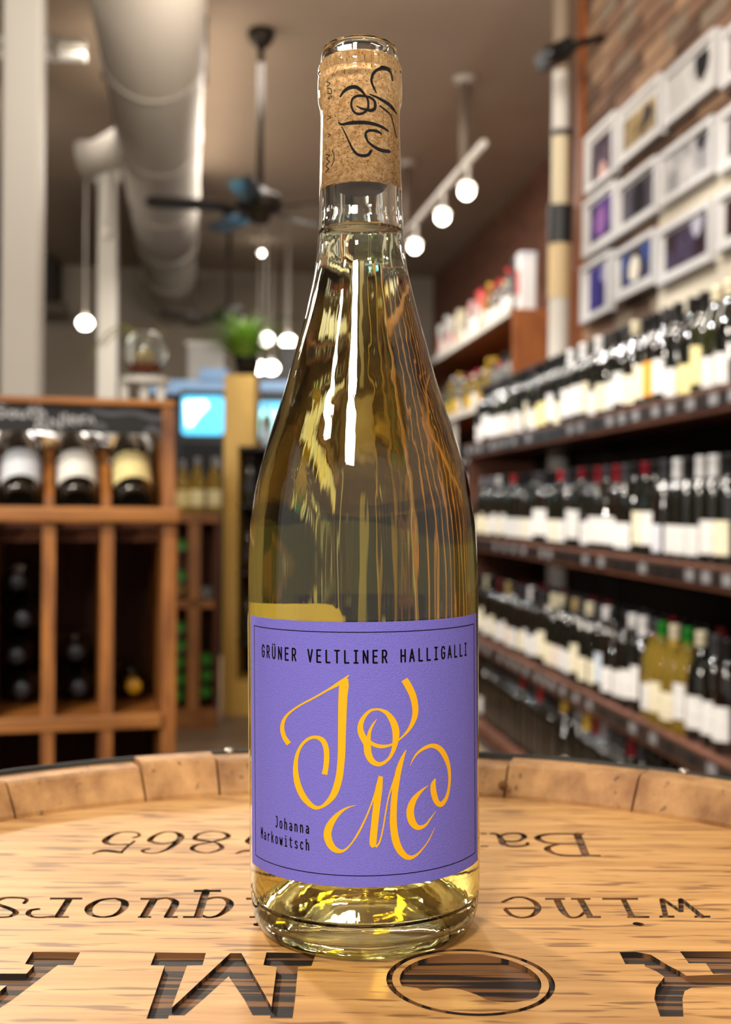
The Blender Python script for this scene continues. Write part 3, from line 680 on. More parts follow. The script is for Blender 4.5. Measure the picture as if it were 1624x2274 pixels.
for yy, lab in ((88, 'upper white conduit crossing under the ceiling behind the column'), (118, 'lower white conduit crossing under the ceiling behind the column')):
    p = on_depth(60, yy, 6.2)
    c = thing('conduit', lab, 'pipe', p, R(4), 'ceiling conduits')
    MB().tube([(-1.6, 0, .0), (.30, 0, -.01)], .026, 12).build('tube', M_white, c)
    for xx in (-.9, .15): MB().box(xx - .02, -.029, -.031, xx + .02, .029, .027).build('strap', M_duct, c)
# jointed pole at the end of the brick wall
p = on_depth(1238, 1124, 5.45)
po = thing('pole', 'jointed pole in cream, white and black sections at the brick corner', 'pole', (p.x, p.y, 0))
def pz(y): return CAMZ + (1124 - y) / FPX * 5.45
secs = [(40, 160, '#8d7d6c', .040), (160, 288, '#cfccc6', .040), (288, 302, '#3a3a3a', .045), (302, 455, '#d0c4a4', .041), (455, 540, '#232527', .056), (540, 660, '#cdb488', .052), (660, 770, '#c9c4bb', .048)]
for i, (y0, y1, c, r_) in enumerate(secs):
    z1 = CEIL - .002 if i == 0 else pz(y0); z0 = pz(y1) if i < 6 else 0
    MB().lathe([(0, z0), (r_, z0), (r_, z1), (0, z1)], 20, smooth=False).build('section', mat('pole_paint_' + c, c, .5), po)
# security camera on a bracket
p = on_depth(1290, 95, 5.1)
cm_ = thing('ceiling_camera', 'black bracketed camera on the brick wall corner near the pole', 'camera', p, WA)
MB().tube([(.16, .02, .05), (.0, 0, 0), (-.06, 0, -.03)], .016, 10).build('bracket', M_black, cm_)
MB().box(-.07, -.1, -.035, .07, .04, .035).xf(Matrix.Translation((-.12, 0, -.07)) @ Matrix.Rotation(R(-28), 4, 'Y')).build('body', M_black, cm_, bevel=.01)
MB().lathe([(0, 0), (.026, 0), (.026, .03), (0, .03)], 16).xf(Matrix.Translation((-.155, -.1, -.09)) @ Matrix.Rotation(R(90), 4, 'X')).build('lens', mat('lens_glass', '#101418', .1), cm_)
MB().box(.15, -.03, 0, .175, .06, .11).build('wall_plate', M_black, cm_)

# ceiling fans
M_blade = mat('fan_blade', '#3a302a', .38, coat=.25); M_blade2 = mat('fan_blade_gloss', '#a79fa8', .3, coat=.5)
def fan(px, py, D, rad, label, phase):
    p = on_depth(px, py, D)
    f = thing('ceiling_fan', label, 'fan', p, 0, 'ceiling fans')
    top = CEIL - p.z
    MB().lathe([(0, top), (.07, top - .001), (.075, top - .03), (.055, top - .07), (.02, top - .10), (0, top - .1)], 24).build('canopy', M_iron, f)
    MB().tube([(0, 0, .07), (0, 0, top - .08)], .017, 12).build('downrod', M_iron, f)
    MB().lathe([(0, .1), (.03, .1), (.05, .075), (.10, .06), (.125, .03), (.125, -.01), (.10, -.035), (.06, -.045), (.055, -.075), (.035, -.095), (0, -.1)], 28).build('motor', M_iron, f)
    for k in range(5):
        a = phase + k * 2 * math.pi / 5
        Mx = Matrix.Rotation(a, 4, 'Z') @ Matrix.Rotation(R(12), 4, 'X')
        bl = MB().prism([(.17, -.045), (rad * .5, -.062), (rad - .04, -.066), (rad, -.04), (rad + .005, 0), (rad, .04), (rad - .04, .066), (rad * .5, .062), (.17, .045)], -.018, -.010).xf(Mx).build('blade', M_blade, f)
        MB().prism([(.09, -.016), (.2, -.03), (.25, 0), (.2, .03), (.09, .016)], -.024, -.0175).xf(Mx).build('blade_iron', M_iron, bl)
fan(577, 458, 6.42, .60, 'nearer dark five-blade ceiling fan on a long downrod', R(265))
fan(508, 702, 10.2, .60, 'farther dark ceiling fan above the plant', R(280))
# track light
M_lamp = mat('lamp_glow', '#ffffff', .5, emit='#fff6e4', estr=16)
M_lampw = mat('lamp_white_metal', '#cfc8bf', .4)
pA = on_depth(1075, 318, 6.65); pB = on_depth(897, 512, 8.95); pB.z = pA.z
tr_ = thing('track_light', 'white suspended track with glaring lamp heads under the ceiling', 'light', pA)
dt = (pB - pA)
MB().tube([(0, 0, 0), dt], .022, 8).build('track', M_lampw, tr_)
for px, py in ((1040, 150), (905, 360)):
    d = dt * ((px - 1075) / (897 - 1075)); z = CEIL - pA.z
    MB().tube([d, d + Vector((0, 0, z - .02))], .028, 10).lathe([(0, z - .001), (.07, z - .001), (.06, z - .03), (0, z - .03)], 16).xf(Matrix.Identity(4)) if False else None
    m = MB().tube([d, d + Vector((0, 0, z - .02))], .028, 10); m.build('rod', mat('rod_paint', '#7e6f62', .6), tr_)
    MB().lathe([(0, z - .001), (.07, z - .001), (.06, z - .03), (0, z - .03)], 16).xf(Matrix.Translation((d.x, d.y, 0))).build('rod_cap', M_lampw, tr_)
for px, py in ((1040, 415), (992, 464), (925, 545)):
    fr_ = (px + 8 - 1075) / (897 - 1075); d = dt * fr_
    h = MB().tube([d + Vector((0, 0, -.02)), d + Vector((0, 0, -.10)), d + Vector((-.01, -.03, -.16))], [.014, .014, .05], 14).build('lamp_head', M_lampw, tr_)
    ctr = d + Vector((-.012, -.045, -.20))
    MB().lathe([(0, -.035), (.026, -.023), (.042, 0), (.038, .026), (0, .034)], 20).xf(Matrix.Translation(ctr) @ Matrix.Rotation(R(-20), 4, 'X')).build('bulb', M_lamp, h)
    spot(pA + ctr + Vector((0, -.08, -.07)), W(1.9, 8.5, 1.6), 10, 90)
# pendant and small lamps far back
def pendant(px, py, D, r_, label, drop=True, grp=None):
    p = on_depth(px, py, D); o = thing('pendant_lamp', label, 'lamp', p, 0, grp)
    MB().lathe([(0, -r_ * .9), (r_ * .6, -r_ * .75), (r_, -r_ * .1), (r_ * .75, r_ * .45), (r_ * .3, r_ * .7), (0, r_ * .75)], 20).build('shade', M_lamp, o)
    MB().lathe([(0, r_ * .7), (r_ * .42, r_ * .62), (r_ * .2, r_ * 1.5), (0, r_ * 1.6)], 16).build('socket', M_lampw, o)
    MB().tube([(0, 0, r_ * 1.5), (0, 0, CEIL - p.z - .001)], .006, 6).build('cord', M_lampw, o)
pendant(189, 716, 8.4, .055, 'glowing globe pendant beside the farther white column')
for k_, (px, py, lab) in enumerate(((590, 752, 'bright pendant just above the fern, left one of the upper pair'), (640, 758, 'bright pendant close to the bottle shoulder, upper right of the group'),
                    (575, 815, 'lower bright pendant directly above the yellow cabinet'), (603, 816, 'lower bright pendant right of the one above the yellow cabinet'),
                    (634, 856, 'lowest bright pendant, touching the bottle outline'))):
    pendant(px, py, 10.2 + .28 * k_, .07, lab, grp='bright pendants at the back')
pendant(581, 562, 11.5, .03, 'tiny dim pendant under the nearer fan')

# ------------------------------------------------------------------ bottles for the shelves
def bottle_mesh(kind):
    if kind == 'bordeaux': pr = [(0, .012), (.025, .002), (.034, 0), (.037, .004), (.0375, .012), (.0375, .188), (.036, .204), (.031, .218), (.021, .230), (.0155, .242), (.0145, .262), (.0145, .29), (.0152, .291), (.0152, .298), (0, .299)]
    elif kind == 'burgundy': pr = [(0, .012), (.026, .002), (.036, 0), (.0405, .004), (.041, .012), (.041, .148), (.039, .170), (.033, .196), (.025, .222), (.0185, .245), (.0155, .262), (.0145, .29), (.0152, .291), (.0152, .298), (0, .299)]
    elif kind == 'magnum': pr = [(0, .012), (.03, .002), (.044, 0), (.048, .005), (.0485, .015), (.0485, .205), (.046, .23), (.036, .26), (.024, .285), (.018, .305), (.0165, .33), (.0172, .332), (.0172, .34), (0, .341)]
    else: pr = [(0, .012), (.03, .002), (.038, 0), (.042, .005), (.0425, .012), (.0425, .185), (.040, .203), (.03, .218), (.017, .226), (.0145, .24), (.0145, .275), (.019, .276), (.019, .30), (0, .301)]
    g = MB().lathe(pr, 20).mesh('glass_' + kind)
    top = pr[-1][1]; rn = pr[-3][0] + .0008; z0 = top - (.062 if kind != 'spirit' else .03); z0r = {'spirit': .0195}.get(kind, .0160)
    c = MB().lathe([(z0r, z0), (z0r, top - .011), (rn + .0006, top - .010), (rn + .0006, top - .001), (rn - .001, top + .0008), (0, top + .001)], 16).mesh('capsule_' + kind)
    rb = max(r for r, z in pr) + .0006
    ls = {}
    for nm, (z0, z1, a) in {'tall': (.045, .148, 58), 'low': (.028, .108, 56), 'wide': (.036, .125, 74), 'small': (.065, .130, 50)}.items():
        if kind == 'burgundy': z1 = min(z1, .145)
        ls[nm] = MB().lathe([(rb, z0), (rb, z1)], 14, a0=R(-90 - a), a1=R(-90 + a)).mesh('label_%s_%s' % (kind, nm), fix=False)
    return g, c, ls
BM = {k: bottle_mesh(k) for k in ('bordeaux', 'burgundy', 'magnum', 'spirit')}
G_dark = mat('dark_green_glass', '#090c07', .03, spec=1.0, coat=1.0)
G_brown = mat('dark_amber_glass', '#120a05', .03, spec=1.0, coat=1.0)
G_olive = mat('olive_glass', '#23260c', .03, spec=1.0, coat=1.0)
G_gold = mat('yellow_wine_glass', '#d0b24a', .05, trans=.75, ior=1.35)
G_clear = mat('clear_bottle_glass', '#dfe3e2', .05, trans=.85, ior=1.4)
G_green = mat('bright_green_glass', '#3f8a2a', .12, trans=.3, ior=1.4)
def paint(c, r=.6): return mat('print_' + c.strip('#'), c, r)
def paperm(c):
    """label paper with faint printed lines"""
    n = 'label_' + c.strip('#')
    if n in MATS: return MATS[n]
    m = mat(n, c, .7); nt = m.node_tree; b = nt.nodes['Principled BSDF']
    tc = nt.nodes.new('ShaderNodeTexCoord'); mp = nt.nodes.new('ShaderNodeMapping'); mp.inputs['Scale'].default_value = (40, 40, 160)
    nz_ = nt.nodes.new('ShaderNodeTexNoise'); nz_.inputs['Scale'].default_value = 1; nz_.inputs['Detail'].default_value = 2
    r = nt.nodes.new('ShaderNodeValToRGB'); r.color_ramp.elements[0].position = .60; r.color_ramp.elements[1].position = .66
    l = lin(c); r.color_ramp.elements[0].color = l; r.color_ramp.elements[1].color = (*[x * .62 for x in l[:3]], 1)
    nt.links.new(tc.outputs['Object'], mp.inputs[0]); nt.links.new(mp.outputs[0], nz_.inputs['Vector']); nt.links.new(nz_.outputs['Fac'], r.inputs['Fac']); nt.links.new(r.outputs['Color'], b.inputs['Base Color'])
    return m
def add_bottle(kind, loc, rz, label, group, glass=None, cap='#151515', paper='#e6e4e0', lab='low', name='wine_bottle', cat='bottle', rot=None, scale=1, capname='capsule'):
    g, c, ls = BM[kind]
    t = thing(name, label, cat, loc, rz, group)
    if rot is not None: t.rotation_euler = rot
    if scale != 1: t.scale = (scale,) * 3
    inst('glass', g, glass or G_dark, t)
    if cap: inst(capname, c, paint(cap, .4), t)
    if paper: inst('label', ls[lab], paperm(paper), t)
    return t
def nth(n):
    return '%d%s' % (n, 'th' if 10 <= n % 100 <= 20 else {1: 'st', 2: 'nd', 3: 'rd'}.get(n % 10, 'th'))
CN = {'#e6e4e0': 'white', '#ece3c4': 'cream', '#efe0a0': 'pale yellow', '#f0a030': 'orange', '#d8d8e0': 'bluish white', '#c8d4e0': 'pale blue', '#e8d8c8': 'beige',
      '#151515': 'black', '#b01020': 'red', '#7a0f1e': 'dark red', '#e8e8e8': 'white', '#e0d8b8': 'cream', '#b8a070': 'tan', '#107a20': 'green', '#c8a018': 'gold', '#242a50': 'navy', '#8a8a90': 'grey', '#d8b040': 'gold',
      '#3b3b3f': 'charcoal', None: 'no'}
# ------------------------------------------------------------------ wall shelving on the right
LS = 1.27
sh = thing('wall_shelving', 'long dark wooden wine shelving along the brick wall', 'shelving', (0, 0, 0), WA)
S0, S1 = 2.25, 5.92
ZS = [.045, CAMZ - .635, CAMZ - .155, CAMZ + .295]                       # tops of the four shelves
M_rail = mat('price_rail', '#2a2220', .35); M_tag = mat('price_card', '#8d8b8c', .45); M_tag2 = mat('price_card_dark', '#16181a', .45)
for i, z in enumerate(ZS):
    s_ = MB().box(LS, S0, z - .032, LW - .015, S1, z).build('shelf', M_shelf, sh)
    MB().box(LS - .018, S0, z - .052, LS, S1, z + .012).build('shelf_lip', M_shelf, s_, bevel=.003)
    if i:
        MB().box(LS - .022, S0, z - .038, LS - .0181, S1, z + .002).build('price_rail', M_rail, s_)
        tm = [MB().box(LS - .0245, -.026, z - .033, LS - .0222, .026, z - .004).mesh('price_tag_%d' % i) for _ in range(1)][0]
        s = 2.62
        while s < S1 - .05:
            inst('price_tag', tm, random.choice((M_tag, M_tag, M_tag2)), s_, (0, s, 0)); s += random.uniform(.10, .17)
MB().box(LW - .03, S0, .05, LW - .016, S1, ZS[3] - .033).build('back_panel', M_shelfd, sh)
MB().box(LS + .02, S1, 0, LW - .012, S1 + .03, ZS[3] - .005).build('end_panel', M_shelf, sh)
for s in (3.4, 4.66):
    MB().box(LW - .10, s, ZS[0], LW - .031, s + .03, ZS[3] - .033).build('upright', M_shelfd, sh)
names = ['floor-level', 'lower', 'middle', 'upper']
def nearest(tab, s, l, tol=.046):
    for px, val in tab:
        if abs(s_of(px, l) - s) < tol: return val
    return None
LAB = {3: [(1598, '#e6e4e0'), (1545, '#efe0a0'), (1495, '#e6e4e0'), (1446, '#f0a030'), (1405, '#ece3c4'), (1375, '#e6e4e0'), (1345, '#ece3c4'), (1300, '#e6e4e0'), (1260, '#e6e4e0'), (1212, '#efe0a0'), (1185, '#ece3c4'), (1150, '#e8d8c8')],
       2: [(1600, '#e6e4e0'), (1555, '#e6e4e0'), (1515, '#e6e4e0'), (1475, '#d8d8e0'), (1435, '#ece3c4')],
       1: [(1590, '#e6e4e0'), (1535, '#e6e4e0'), (1490, '#ece3c4'), (1430, '#e6e4e0'), (1375, '#e6e4e0'), (1345, '#c8d4e0'), (1305, '#ece3c4'), (1245, '#e8d8c8'), (1180, '#e6e4e0'), (1150, '#e8d8c8'), (1105, '#ece3c4')], 0: []}
CAP = {3: [(1605, '#e0d8b8'), (1555, '#151515'), (1500, '#151515'), (1415, '#e0d8b8'), (1330, '#e8e8e8'), (1290, '#e8e8e8'), (1260, '#e8e8e8')],
       2: [(1600, '#e8e8e8'), (1555, '#e8e8e8'), (1497, '#e8e8e8'), (1425, '#7a0f1e'), (1375, '#7a0f1e'), (1332, '#7a0f1e'), (1287, '#7a0f1e'), (1240, '#b01020'), (1145, '#b01020'), (1090, '#8a8a90'), (1070, '#8a8a90'), (1112, '#e8e8e8')],
       1: [(1565, '#e0d8b8'), (1540, '#107a20'), (1500, '#e0d8b8'), (1468, '#107a20'), (1440, '#e8e8e8'), (1415, '#e8e8e8'), (1356, '#e8e8e8'), (1320, '#e0d8b8'), (1285, '#b8a070'), (1255, '#e0d8b8'), (1230, '#e0d8b8'), (1185, '#e8e8e8'), (1130, '#b8a070'), (1110, '#7a0f1e'), (1085, '#e0d8b8')],
       0: [(1545, '#8a8a90'), (1400, '#7a0f1e'), (1345, '#8a8a90'), (1322, '#7a0f1e'), (1293, '#8a8a90'), (1305, '#d8b040'), (1265, '#d8b040'), (1210, '#b01020'), (1163, '#b01020')]}
rng = random.Random(21)
for i, z in enumerate(ZS):
    for row in range(2 if i else 1):
        l = LS + .062 + row * .098
        s = s_of(1624, l) + .01 + (0 if row == 0 else .045); n = 0
        while s < S1 - .05:
            n += 1
            k = rng.choice(('bordeaux', 'bordeaux', 'burgundy')) if i != 2 else rng.choice(('bordeaux', 'bordeaux', 'bordeaux', 'burgundy'))
            gl = rng.choice((G_dark, G_dark, G_dark, G_olive, G_brown)) if i == 3 else rng.choice((G_dark, G_dark, G_brown))
            cap = nearest(CAP[i], s, l) if row == 0 else None
            cap = cap or rng.choice(('#151515', '#151515', '#3b3b3f', '#151515', '#151515' if i else '#3b3b3f', '#7a0f1e' if row else '#3b3b3f'))
            pa = nearest(LAB[i], s, l) if row == 0 else None
            pa = pa or rng.choice(('#e6e4e0', '#e6e4e0', '#ece3c4', '#e6e4e0'))
            if i == 1 and row == 0 and any(abs(s_of(x, l) - s) < .05 for x in (1468, 1505, 1535)): gl = G_gold; k = 'burgundy'
            if i == 0: pa = rng.choice((None, '#e6e4e0', None))
            lb = rng.choice(('low', 'low', 'wide', 'tall'))
            col = CN.get(pa, 'white'); capn = CN.get(cap, 'black')
            gn = {'dark_green_glass': 'dark', 'dark_amber_glass': 'dark', 'olive_glass': 'olive', 'yellow_wine_glass': 'yellow'}[gl.name]
            text = '%s bottle, %s capsule%s, %s from right edge, %s shelf %s row' % (gn, capn, ', %s label' % col if pa else '', nth(n), names[i], 'front' if row == 0 else 'rear')
            if row == 1: text = '%s bottle, %s capsule, %s from right edge, %s shelf rear row' % (gn, capn, nth(n), names[i])
            p = W(l + rng.uniform(-.004, .006), s, z + .0005)
            add_bottle(k, p, WA - R(90) + rng.uniform(-.15, .15), text, 'wine bottles on the %s wall shelf' % names[i], gl, cap, pa, lb)
            s += .0865 + rng.uniform(0, .004)

# ------------------------------------------------------------------ framed photographs on the brick
M_frame = mat('white_frame', '#c6c6c8', .45); M_mount = mat('mount_board', '#cfcdca', .8)
def print_mat(i, cols, centre, rad):
    m = bpy.data.materials.new('photo_print_%d' % i); m.use_nodes = True; nt = m.node_tree; b = nt.nodes['Principled BSDF']; b.inputs['Roughness'].default_value = .8; b.inputs['Specular IOR Level'].default_value = .1
    tc = nt.nodes.new('ShaderNodeTexCoord'); n = nt.nodes.new('ShaderNodeTexNoise'); n.inputs['Scale'].default_value = 9; n.inputs['Detail'].default_value = 2; n.inputs['Distortion'].default_value = .6
    mp = nt.nodes.new('ShaderNodeMapping'); mp.inputs['Location'].default_value = (i * 3.1, i * 1.7, 0)
    nt.links.new(tc.outputs['Object'], mp.inputs[0]); nt.links.new(mp.outputs[0], n.inputs['Vector'])
    r = nt.nodes.new('ShaderNodeValToRGB'); r.color_ramp.elements[0].position = .38; r.color_ramp.elements[1].position = .62
    r.color_ramp.elements[0].color = lin(cols[0]); r.color_ramp.elements[1].color = lin(cols[1]); nt.links.new(n.outputs['Fac'], r.inputs['Fac'])
    vm = nt.nodes.new('ShaderNodeVectorMath'); vm.operation = 'DISTANCE'; vm.inputs[1].default_value = (0, centre[0], centre[1]); nt.links.new(tc.outputs['Object'], vm.inputs[0])
    ad = nt.nodes.new('ShaderNodeMath'); ad.operation = 'MULTIPLY_ADD'; ad.inputs[1].default_value = .06; nt.links.new(n.outputs['Fac'], ad.inputs[0]); nt.links.new(vm.outputs['Value'], ad.inputs[2])
    lt_ = nt.nodes.new('ShaderNodeMath'); lt_.operation = 'LESS_THAN'; lt_.inputs[1].default_value = rad + .03; nt.links.new(ad.outputs[0], lt_.inputs[0])
    mx = nt.nodes.new('ShaderNodeMixRGB'); mx.inputs[2].default_value = lin(cols[2]); nt.links.new(lt_.outputs[0], mx.inputs[0]); nt.links.new(r.outputs[0], mx.inputs[1]); nt.links.new(mx.outputs[0], b.inputs['Base Color'])
    return m
# corners read from an enlarged view: x, y = 880 + a / 2.183, 50 + b / 2.183 ; then what the print shows
FR = [((925, 545), (1065, 735), 'first in the top row, dark print with a pink patch', ('#2a2430', '#6b5a6a', '#e0b8b0'), (-.03, -.08), .05, (.16, .10, .13, .04)),
      ((1090, 400), (1285, 560), 'second in the top row, gold and grey interior print', ('#6a5438', '#b8a47a', '#302c38'), (-.08, 0), .045, (.06, .06, .2, .14)),
      ((1310, 230), (1555, 325), 'third in the top row, black and white print', ('#d0d0ce', '#b8b8b8', '#202022'), (-.1, .03), .06, (.06, .05, .09, .06)),
      ((1590, 20), (1900, 100), 'fourth in the top row, cut off by the frame edge', ('#503040', '#302830', '#90808a'), (0, 0), .04, (.1, .1, .1, .1)),
      ((915, 860), (1065, 1060), 'first in the middle row, violet print', ('#2c1f5a', '#6a4a9a', '#9a6ab0'), (-.02, .0), .06, (.2, .08, .08, .12)),
      ((1075, 780), (1270, 920), 'second in the middle row, print of a dark round shape', ('#55525c', '#3a3640', '#1c1620'), (-.03, -.01), .07, (.12, .08, .08, .1)),
      ((1290, 620), (1545, 740), 'third in the middle row, pale misty print', ('#d4d4d6', '#9c9ca2', '#38383e'), (-.13, .05), .05, (.05, .05, .06, .06)),
      ((1575, 415), (1880, 560), 'fourth in the middle row, dark print at the frame edge', ('#302c3c', '#504a5c', '#181820'), (0, 0), .06, (.12, .1, .08, .1)),
      ((905, 1185), (1045, 1390), 'first in the bottom row, tall indigo print', ('#262060', '#3a3280', '#8a86a8'), (-.10, .05), .04, (.26, .2, .06, .06)),
      ((1065, 1110), (1260, 1260), 'second in the bottom row, blue sky and white blossom print', ('#2a4a90', '#3c2c20', '#e8e2d2'), (0, 0), .055, (.14, .1, .06, .14)),
      ((1280, 985), (1535, 1165), 'third in the bottom row, dark wine print with a pale swirl', ('#2a1820', '#48405a', '#b0b0c0'), (-.10, .06), .05, (.1, .06, .07, .1)),
      ((1565, 830), (1870, 960), 'fourth in the bottom row, dark print at the frame edge', ('#3a1c20', '#241418', '#503038'), (0, 0), .06, (.1, .08, .1, .1))]
HGT = [130, 127, 124, 130, 127, 118, 122, 140, 130, 117, 130, 135]
for i, ((xa, ya), (xb, yb), lab, cols, cen, rad, mar) in enumerate(FR):
    l = LW - .043
    sa, zt = on_wall(880 + xa / 2.183, 50 + ya / 2.183, l); sb, zb = on_wall(880 + xb / 2.183, 50 + yb / 2.183, l)
    _, zb2 = on_wall(880 + xa / 2.183, 50 + ya / 2.183 + HGT[i], l); _, zt2 = on_wall(880 + xb / 2.183, 50 + yb / 2.183 - HGT[i], l)
    z1, z0 = (zt + zt2) / 2, (zb + zb2) / 2; w, h = abs(sa - sb), z1 - z0
    f = thing('framed_photograph', 'white-framed photograph, ' + lab, 'picture', W(l, (sa + sb) / 2, (z0 + z1) / 2), WA, 'framed photographs on the brick wall')
    fw = .022; m = MB()
    m.box(-.012, -w / 2, -h / 2, .02, w / 2, -h / 2 + fw).box(-.012, -w / 2, h / 2 - fw, .02, w / 2, h / 2).box(-.012, -w / 2, -h / 2 + fw, .02, -w / 2 + fw, h / 2 - fw).box(-.012, w / 2 - fw, -h / 2 + fw, .02, w / 2, h / 2 - fw)
    m.build('frame', M_frame, f)
    mo = MB().box(.0, -w / 2 + fw, -h / 2 + fw, .018, w / 2 - fw, h / 2 - fw).build('mount', M_mount, f)
    L_, R_, T_, B_ = mar                                                # margins: far side, near side, top, bottom (share of the size)
    x0, x1 = -w / 2 + fw + R_ * w * .8, w / 2 - fw - L_ * w * .8
    MB().box(-.002, x0, -h / 2 + fw + B_ * h * .8, 0, x1, h / 2 - fw - T_ * h * .8).build('print', print_mat(i, cols, cen, rad), mo)
# cream painted board behind the lower frames
a0, z0 = on_wall(1624, 600, LW - .012); a1, z1 = on_wall(1468, 640, LW - .012); _, zt = on_wall(1560, 395, LW - .012)
pn = MB().box(LW - .0220, a0 - .3, CAMZ + .30, LW - .0190, a1, zt).build('painted_board', mat('cream_board', '#cfc6b4', .8)); pn.rotation_euler = (0, 0, WA)
tag(pn, 'cream painted board on the brick behind the lower right photographs', 'board')

# ------------------------------------------------------------------ far spirits shelving
LS2 = 1.80; SF0, SF1 = 7.14, 11.6
fs_ = thing('spirits_shelving', 'far shelving with white edges and orange-brown end, full of spirits', 'shelving', (0, 0, 0), WA)
M_or = wood('orange_wood', '#7e431d', '#a9642f', (20, 20, 4), None, rough=.5)
ZF = [CAMZ - .35, CAMZ + .12, CAMZ + .70, CAMZ + 1.22]
for i, z in enumerate(ZF):
    s_ = MB().box(LS2, SF0, z - .03, LF - .02, SF1, z).build('shelf', M_or, fs_)
    MB().box(LS2 - .015, SF0, z - .045, LS2, SF1, z + .004).build('shelf_edge', M_white if i > 1 else M_shelf, s_)
MB().box(LS2 + .01, SF0 - .03, 0, LF - .02, SF0, ZF[3] - .031).build('end_panel', M_or, fs_)
MB().box(LS2 + .25, SF0 - .03, ZF[3] - .03, LF - .02, SF0, ZF[3] + .22).build('end_board', M_or, fs_)
MB().box(LF - .03, SF0, .0, LF - .021, SF1, ZF[3] - .031).build('back_panel', mat('shelf_back_brown', '#3a2010', .8), fs_)
for s in (SF0 + .03, 8.9, 10.7): MB().box(LS2 + .002, s, 0, LS2 + .04, s + .04, ZF[2] - .031).build('upright', M_white, fs_)
rng = random.Random(5)
TOP = [('#e8e8e8', G_clear), ('#151515', G_dark), ('#e6e4e0', G_clear), ('#e6e4e0', G_clear), ('#e0d8b8', G_gold), ('#e6e4e0', G_clear), ('#d8443a', G_clear), ('#ece3c4', G_clear), ('#e6e4e0', G_clear), ('#e0a0a0', G_clear)]
pal = {3: ['#e6e4e0', '#ece3c4', '#d8605a', '#f0e8e0', '#e6e4e0', '#e8b0b0', '#f0ece0'], 2: ['#e06a8a', '#a8c83a', '#4a78b8', '#e6e4e0', '#e88a4a', '#c02838', '#d8b040', '#e6e4e0', '#151515'], 1: ['#e6e4e0', '#151515', '#e6e4e0'], 0: ['#e6e4e0', '#ece3c4']}
cnm = {'#e6e4e0': 'white', '#ece3c4': 'cream', '#d8605a': 'coral', '#f0e8e0': 'ivory', '#e8b0b0': 'pink', '#f0ece0': 'ivory', '#e06a8a': 'pink', '#a8c83a': 'lime green', '#4a78b8': 'blue', '#e88a4a': 'orange', '#c02838': 'red', '#d8b040': 'gold', '#151515': 'black'}
lev = {3: 'top', 2: 'second', 1: 'third', 0: 'lowest'}
for i in (3, 2, 1, 0):
    s = SF0 + .10; n = 0
    while s < SF1 - .1 and n < 22:
        n += 1; c = pal[i][n % len(pal[i])] if i != 2 else rng.choice(pal[i]); ht = rng.uniform(.9, 1.2)
        p = W(LS2 + .108 + rng.uniform(0, .02), s, ZF[i] + .0005)
        if i == 3 and n in (1, 2):
            b = thing('spirits_carton', '%s tall carton at the near end of the top spirits shelf' % ('black' if n == 2 else 'white'), 'carton', p, WA, 'cartons on the spirits shelves')
            MB().box(-.05, -.05, 0, .05, .05, .36).build('body', paint('#151515' if n == 2 else '#e8e8e8', .5), b, bevel=.004)
            MB().box(-.0515, -.04, .1, -.0501, .04, .25).build('panel', paint('#3b3b3f' if n == 2 else '#d8605a'), b)
            MB().box(-.051, -.051, .32, .051, .051, .361).build('lid', paint('#3b3b3f' if n == 2 else '#d8d8e0', .5), b)
        elif i == 3 and n > 8 and n % 3 == 0:
            b = thing('spirits_carton', '%s carton, %s along the top spirits shelf from its near end' % (cnm[c], nth(n)), 'carton', p, WA, 'cartons on the spirits shelves')
            MB().box(-.05, -.05, 0, .05, .05, .30).build('body', paint(c, .5), b, bevel=.004)
            MB().box(-.0515, -.04, .08, -.0501, .04, .2).build('panel', paint('#e6e4e0' if c != '#e6e4e0' else '#d8605a'), b)
        else:
            gl = rng.choice((G_clear, G_clear, G_gold)) if i >= 2 else G_dark
            add_bottle('spirit' if i >= 2 else 'bordeaux', p, WA - R(90), '%s-labelled %s bottle, %s along the %s spirits shelf from its near end' % (cnm[c], {'clear_bottle_glass': 'clear', 'yellow_wine_glass': 'amber', 'dark_green_glass': 'dark'}[gl.name], nth(n), lev[i]),
                       'bottles on the %s spirits shelf' % lev[i], gl, rng.choice(('#e8e8e8', '#c02838', '#151515', '#d8b040')), c, 'wide', 'spirits_bottle' if i >= 2 else 'wine_bottle', scale=ht if i >= 2 else 1, capname='stopper' if i >= 2 else 'capsule')
        s += .13 if i >= 2 else .1
# ------------------------------------------------------------------ wine rack on the left
RB = R(15)
rp = on_depth(395, 1124, 2.36)
KR = FPX / 2.36
def rz(y): return CAMZ + (1121 - y) / KR - 0                              # height of a picture row at the rack's right end
rack = thing('wine_rack', 'brown wooden wine rack with tilted display row and black header', 'rack', (rp.x, rp.y, 0), RB)
RL = -1.12                                                               # it runs on to the left, out of the frame
ZL = rz(1128); ZL0 = rz(1162); ZT = rz(885); ZRL = rz(1582); ZRL0 = rz(1614); ZH = rz(962)
pitch = .1105
MB().box(-.028, -.0, 0, 0, .62, ZL).build('side_panel', M_walnut, rack, bevel=.003)
MB().prism([(.03, ZL), (.34, ZL), (.30, ZT - .0145), (.06, ZT - .0145)], -.026, -.002).xf(Matrix(((0, 0, 1, 0), (1, 0, 0, 0), (0, 1, 0, 0), (0, 0, 0, 1)))).build('header_bracket', M_walnut, rack)
MB().box(RL, -.03, ZL0, .004, .05, ZL).build('ledge', M_rackh, rack, bevel=.006)
MB().box(RL, -.012, ZRL0, -.028, .4, ZRL).build('lower_rail', M_rackh, rack, bevel=.004)
MB().box(RL, -.01, .02, -.028, .4, .09).build('plinth', M_rackh, rack)
MB().box(RL, .40, .02, -.028, .415, ZL - .002).build('back_board', M_rackdark, rack)
